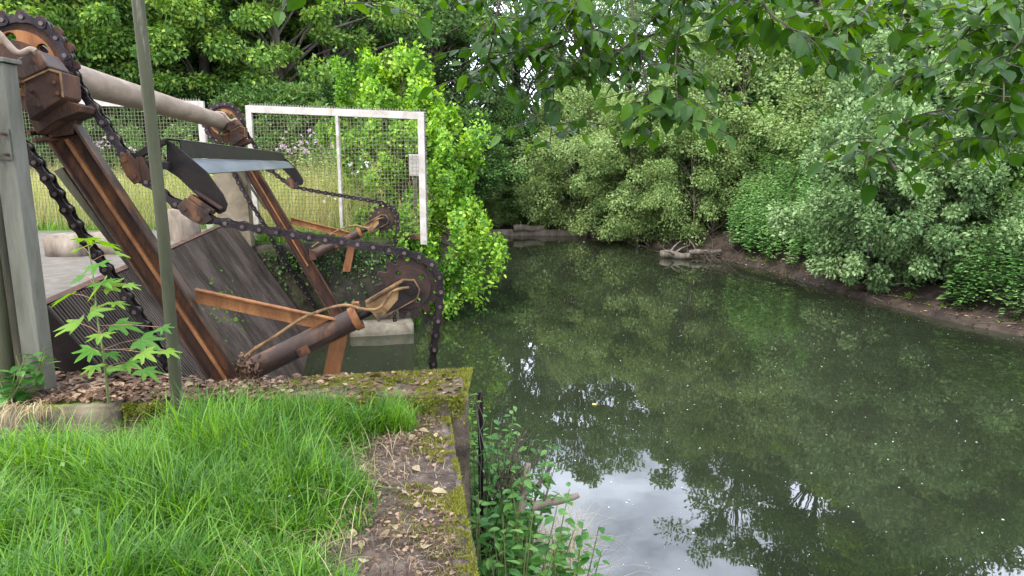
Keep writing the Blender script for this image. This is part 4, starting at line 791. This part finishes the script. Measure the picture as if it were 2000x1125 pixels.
tag(leaves_obj('wall_face_moss', np.stack([x, 3.995+.042*(x+2.4), z], 1), rnd(N)+np.array([0, -.5, -.6]), rnd(N)+np.array([0, -1, 0]), rng.uniform(.01, .028, N), M['moss']), 'green moss hanging on the front face of the wall', 'moss', None, 'stuff')
# maple sapling on the wall
sr = onz(212, 788, .15); sap = empty('maple_sapling', tuple(sr)); tag(sap, 'young maple sapling with lobed green leaves growing in front of the screen', 'sapling')
stem = smooth_pts([sr, dep(203, 700, 4.05), dep(190, 620, 4.02), dep(182, 540, 4.0), dep(172, 478, 3.98)], 5)
mb = MB(); mb.tube(stem, [.008-.005*i/len(stem) for i in range(len(stem))], 7); mb.build('stem', M['stem'], sap)
lf = [(175, 462, 60), (215, 470, 62), (155, 480, 52), (238, 490, 45), (150, 540, 40), (185, 520, 70), (210, 548, 52), (120, 578, 55), (185, 560, 66), (130, 628, 72), (235, 548, 62), (200, 598, 55), (240, 590, 52), (268, 555, 44), (255, 630, 62), (300, 665, 64), (195, 655, 60), (225, 690, 50), (295, 690, 48), (330, 640, 42), (340, 685, 40), (160, 690, 50), (235, 710, 62), (300, 725, 55), (180, 720, 44), (268, 708, 50)]
pos = []; dd = []; ss = []; mb = MB()
for (x, y, s_) in lf:
    q = dep(x, y, 4.02+random.uniform(-.16, .16)); st = min(stem, key=lambda p: abs(p[2]-(q[2]-.04))); o_ = q-st; o_[2] *= .3; o_ += rng.normal(size=3)*.02; o_ = o_/np.linalg.norm(o_)
    b_ = q-o_*s_/F*4*.45; mb.tube([st, (st+b_)/2+np.array([0, 0, .01]), b_], .0022, 5, False); pos.append(b_); dd.append(o_+np.array([0, -.25, -.25])); ss.append(s_/F*4*random.uniform(.7, .98))
N = len(pos); leaves_obj('leaves', np.array(pos), np.array(dd), np.tile([.05, -.3, 1.], (N, 1))+rnd(N)*.35, np.array(ss), M['leaf_maple'], sap, T_M); mb.build('leaf_stalk', mat('red_stalk', [(.3, (.2, .1, .05)), (.7, (.25, .13, .08))], 9, .6), sap)
for i, (px, py, lab) in enumerate(((60, 775, 'dark leafy weed at the foot of the square steel post'), (15, 790, 'dark leafy weed at the foot of the round post'))):
    q = onz(px, py, .14); plant('weed', tuple(q), [(random.uniform(-.15, .2), -.05, random.uniform(.2, .34)) for _ in range(5)], lab, 'weed', None, M['leaf_nettle'], .13, 6, T_N)
# plants below the path
for i, (px, py, h, lab) in enumerate(((935, 1010, .7, 'leafy nettle growing close to the mossy path edge'), (1000, 1040, .8, 'nettle with drooping leaves below the middle of the path edge'), (975, 940, .75, 'nettle beside the broken stump over the water'),
        (1040, 1110, .6, 'low nettle leaning out over the sky reflection'), (940, 1120, .7, 'nettle at the bottom of the picture beside the path'), (1100, 1160, .55, 'nettle with toothed leaves nearest the open water'), (1010, 960, .5, 'small nettle behind the driftwood'), (1000, 1180, .7, 'dark nettle at the lower edge of the picture'), (930, 930, .6, 'nettle under the wall corner'))):
    q = onz(px, py, -.95-.0*i); plant('nettle', (q[0], q[1]-.0, -1.5), [(random.uniform(-.25, .3), random.uniform(-.25, .1), .55+h*random.uniform(.1, .95)) for _ in range(12)], lab, 'nettle', None, M['leaf_nettle'], .12, 20, T_N, spread=.3)
q = onz(905, 870, -.3); plant('sprig', tuple(q), [(random.uniform(-.1, .1), random.uniform(-.05, .05), random.uniform(.25, .5)) for _ in range(5)], 'small light green sprig growing from the wall corner', 'plant', None, M['leaf_bush'], .055, 12, T_L)
N = 900; gx_ = rng.uniform(-.2, .55, N); gy_ = rng.uniform(2.6, 5.2, N)
tag(link('bank_grass', blades_mesh('bank_grass', np.stack([gx_, gy_, np.full(N, -1.5)], 1), rng.uniform(.3, .75, N), np.full(N, .006), rng.uniform(.3, 1.8, N), M['straw'], 5), M['straw']), 'dry stalks and grass among the nettles below the path', 'dry grass', None, 'stuff')
# driftwood by the path
log('driftwood', dep(1040, 990, 4.5), dep(1130, 968, 4.6), .03, 'bare brown branch sticking out over the sky reflection', cat='branch', branches=2)
log('driftwood', dep(1018, 1000, 4.5), dep(1032, 905, 4.6), .028, 'broken upright stub of driftwood among the nettles', cat='branch', branches=5)
log('driftwood', dep(1050, 950, 4.5), dep(1076, 912, 4.6), .016, 'short dark forked twig right of the broken stub', M['twig'], 'branch', 2)
mb = MB()
for k in range(16):
    a = dep(random.uniform(960, 1030), random.uniform(930, 980), 4.7); e = dep(random.uniform(950, 1070), random.uniform(830, 900), 4.8); mb.tube([a, (a+e)/2+rng.normal(size=3)*.04, e], [.007, .005, .002], 5)
tag(mb.build('dead_twigs', M['twig']), 'thin bare dead twigs rising from the nettles', 'twigs', None, 'stuff')
q = dep(938, 770, 4.85); wp = empty('sluice_rod', tuple(q)); tag(wp, 'dark vertical steel rod with loose wires at the wall corner', 'rod')
mb = MB(); mb.box((-.018, -.018, -1.9), (.018, .018, .02), q); mb.build('rod', M['black_steel'], wp, .004)
mb = MB()
for k in range(3):
    p = [q+np.array([random.uniform(-.05, .05), -.04, .0-j*.16+random.uniform(-.04, .04)]) for j in range(6)]; mb.tube(smooth_pts(p, 4), .004, 5)
mb.tube(smooth_pts([q, q+np.array([-.1, -.1, .02]), q+np.array([-.25, -.15, -.08])], 4), .005, 5); mb.build('wire', M['galv'], wp)
# debris clump where tube meets beam
q0 = P(*sz(490, 712), C0-.12); pos = q0+rng.normal(size=(160, 3))*np.array([.05, .05, .06]); tag(leaves_obj('caught_debris', pos, rnd(160), rnd(160), rng.uniform(.02, .06, 160), M['litter'], None, T_N), 'clump of dead leaves caught where tube meets beam', 'debris', None, 'stuff')
# specks on the water
N = 2600; xs = rng.uniform(-1, 9, N); ys = rng.uniform(3.5, 26, N); k = inside(xs, ys, SH); xs, ys = xs[k], ys[k]; N = len(xs); az = rng.uniform(0, 6.28, N)
tag(leaves_obj('floating_specks', np.stack([xs, ys, np.full(N, WATER+.004)], 1), np.stack([np.cos(az), np.sin(az), 0*az], 1), np.tile([0, 0, 1.], (N, 1)), rng.uniform(.15, 1, N)**3*.022+.005, M['speck']), 'pale petals and specks floating on the pool', 'floating specks', None, 'stuff')
q = onz(1156, 790, WATER+.006); tag(leaves_obj('floating_leaf', np.array([q]), np.array([[1., .2, 0]]), np.array([[0, 0, 1.]]), [.09], leafmat('yellow_leaf', [(.5, .42, .08), (.55, .45, .1)]), None, T_L), 'single yellow leaf floating on the open water', 'leaf')

# ------------------------------------------------------------------ overhanging branches
oh = empty('overhanging_tree', (-3.2, -2.6, 0)); tag(oh, 'leafy dark green tree boughs hanging into the top of the view', 'tree')
BR = [  # pixel polyline, depth, twiglets, leaf size
 ([(1250, -260), (1232, -60), (1240, 60), (1262, 160), (1272, 262)], 2.9, 9, .078), ([(1150, -220), (1118, -30), (1110, 60), (1085, 150), (1075, 280)], 3.1, 10, .075),
 ([(1060, -200), (985, -30), (962, 80), (938, 165)], 3.0, 8, .075), ([(1180, -200), (1150, -20), (1160, 60), (1200, 110)], 3.0, 8, .075),
 ([(1300, -260), (1340, -60), (1330, 40), (1318, 140), (1330, 235)], 2.8, 9, .08), ([(1420, -240), (1390, -20), (1425, 45), (1500, 85)], 2.9, 8, .075),
 ([(1560, -240), (1480, -60), (1500, 20), (1570, 70)], 2.6, 7, .08), ([(1650, -240), (1600, -40), (1620, 60), (1640, 120)], 2.9, 8, .075),
 ([(2120, 90), (2010, 150), (1935, 218), (1850, 214), (1770, 235), (1715, 285)], 2.8, 10, .07), ([(2120, 120), (2030, 240), (1940, 275), (1870, 290)], 2.9, 8, .07),
 ([(2080, -150), (1960, -30), (1890, 60), (1830, 140)], 2.7, 11, .075), ([(1900, -240), (1800, -60), (1760, 30), (1740, 110)], 3.1, 10, .07), ([(2150, -60), (2040, 40), (1970, 110), (1960, 200)], 2.6, 9, .08),
 ([(1760, -240), (1720, -60), (1690, 20), (1650, 60)], 2.9, 9, .075), ([(760, -240), (700, -80), (680, -30), (672, 10)], 2.4, 2, .08), ([(1020, -240), (950, -80), (900, -20), (880, 20)], 2.9, 2, .07),
 ([(660, -260), (615, -80), (600, -20)], 2.5, 2, .07), ([(1480, -300), (1300, -120), (1180, -40), (1080, 10), (1000, 40)], 3.2, 8, .07), ([(1750, 330), (1720, 300), (1700, 300), (1690, 330)], 2.8, 3, .08), ([(1300, 60), (1240, 80), (1180, 120), (1130, 160)], 3.1, 7, .075), ([(1262, 180), (1300, 190), (1340, 215)], 2.9, 5, .075), ([(1110, 80), (1060, 95), (1010, 100), (960, 110)], 3.05, 6, .07)]
for bi, (px, d, ntw, ls) in enumerate(BR):
    pts = smooth_pts([dep(x, y, d+.12*math.sin(i*1.7+bi)) for i, (x, y) in enumerate(px)], 6); mb = MB(); n_ = len(pts)
    mb.tube(pts, [.0075*(1-.75*i/n_) for i in range(n_)], 7); pos = []; dd = []; nn = []; ss = []
    nt2 = int(ntw*2.2)
    for k in range(nt2):
        t = .25+.75*(k+.5)/nt2; q = pts[min(n_-1, int(t*n_))]; a_ = random.uniform(0, 2*PI); L_ = random.uniform(.08, .3)
        e = q+np.array([math.cos(a_)*L_, math.sin(a_)*L_*.8, random.uniform(-.14, .032)]); m_ = (q+e)/2+np.array([0, 0, .02]); tw = smooth_pts([q, m_, e], 3); mb.tube(tw, .0022, 5, False)
        for j in range(5):
            p = tw[min(len(tw)-1, 1+j)] if j < 4 else tw[-1]; o_ = (e-q)/L_; sd = np.cross(o_, [0, 0, 1]); o2 = o_*.6+sd*(.9 if j % 2 else -.9)*(j < 4)+rng.normal(size=3)*.2+np.array([0, 0, -.45])
            pos.append(p); dd.append(o2); nn.append(np.array([0, 0, 1])+rng.normal(size=3)*.45); ss.append(ls*random.uniform(.65, 1.25))
    b_ = mb.build('branch', M['twig'], oh); leaves_obj('leaves', np.array(pos), np.array(dd), np.array(nn), np.array(ss), M['leaf_near'], b_, T_L)

mb = MB(); tr0 = np.array([-3.2, -2.6, -.3]); mb.tube([tr0, tr0+[.1, .1, 2.5], tr0+[.5, .6, 5], tr0+[1.2, 1.5, 7.5]], [.26, .2, .15, .08], 14)
mb.tube([tr0+[.4, .5, 4.4], (-.8, 0, 5.0), (1.2, 1.6, 5.0), (2.2, 2.6, 4.3)], [.12, .08, .06, .03], 10); mb.tube([tr0+[.3, .3, 3.6], (-3.2, 0, 4.7), (-2.6, 1.8, 5.2)], [.1, .07, .03], 10)
mb.build('trunk', M['bark'], oh)
n_ = 95; tips = np.stack([rng.uniform(-5.5, 2.2, n_), rng.uniform(-4.5, 2.4, n_), rng.uniform(4.6, 7.5, n_)], 1); ii = rng.integers(0, n_, 24000); dd_ = rnd(24000)
leaves_obj('crown', tips[ii]+dd_*rng.uniform(0, 1, (24000, 1))**.5*.75, dd_+np.array([0, 0, -.5]), rnd(24000)*.5+np.array([0, 0, 1.]), .09*rng.uniform(.7, 1.2, 24000), M['leaf_near'], oh)  # unseen leaf mass overhead, added to shade the lawn
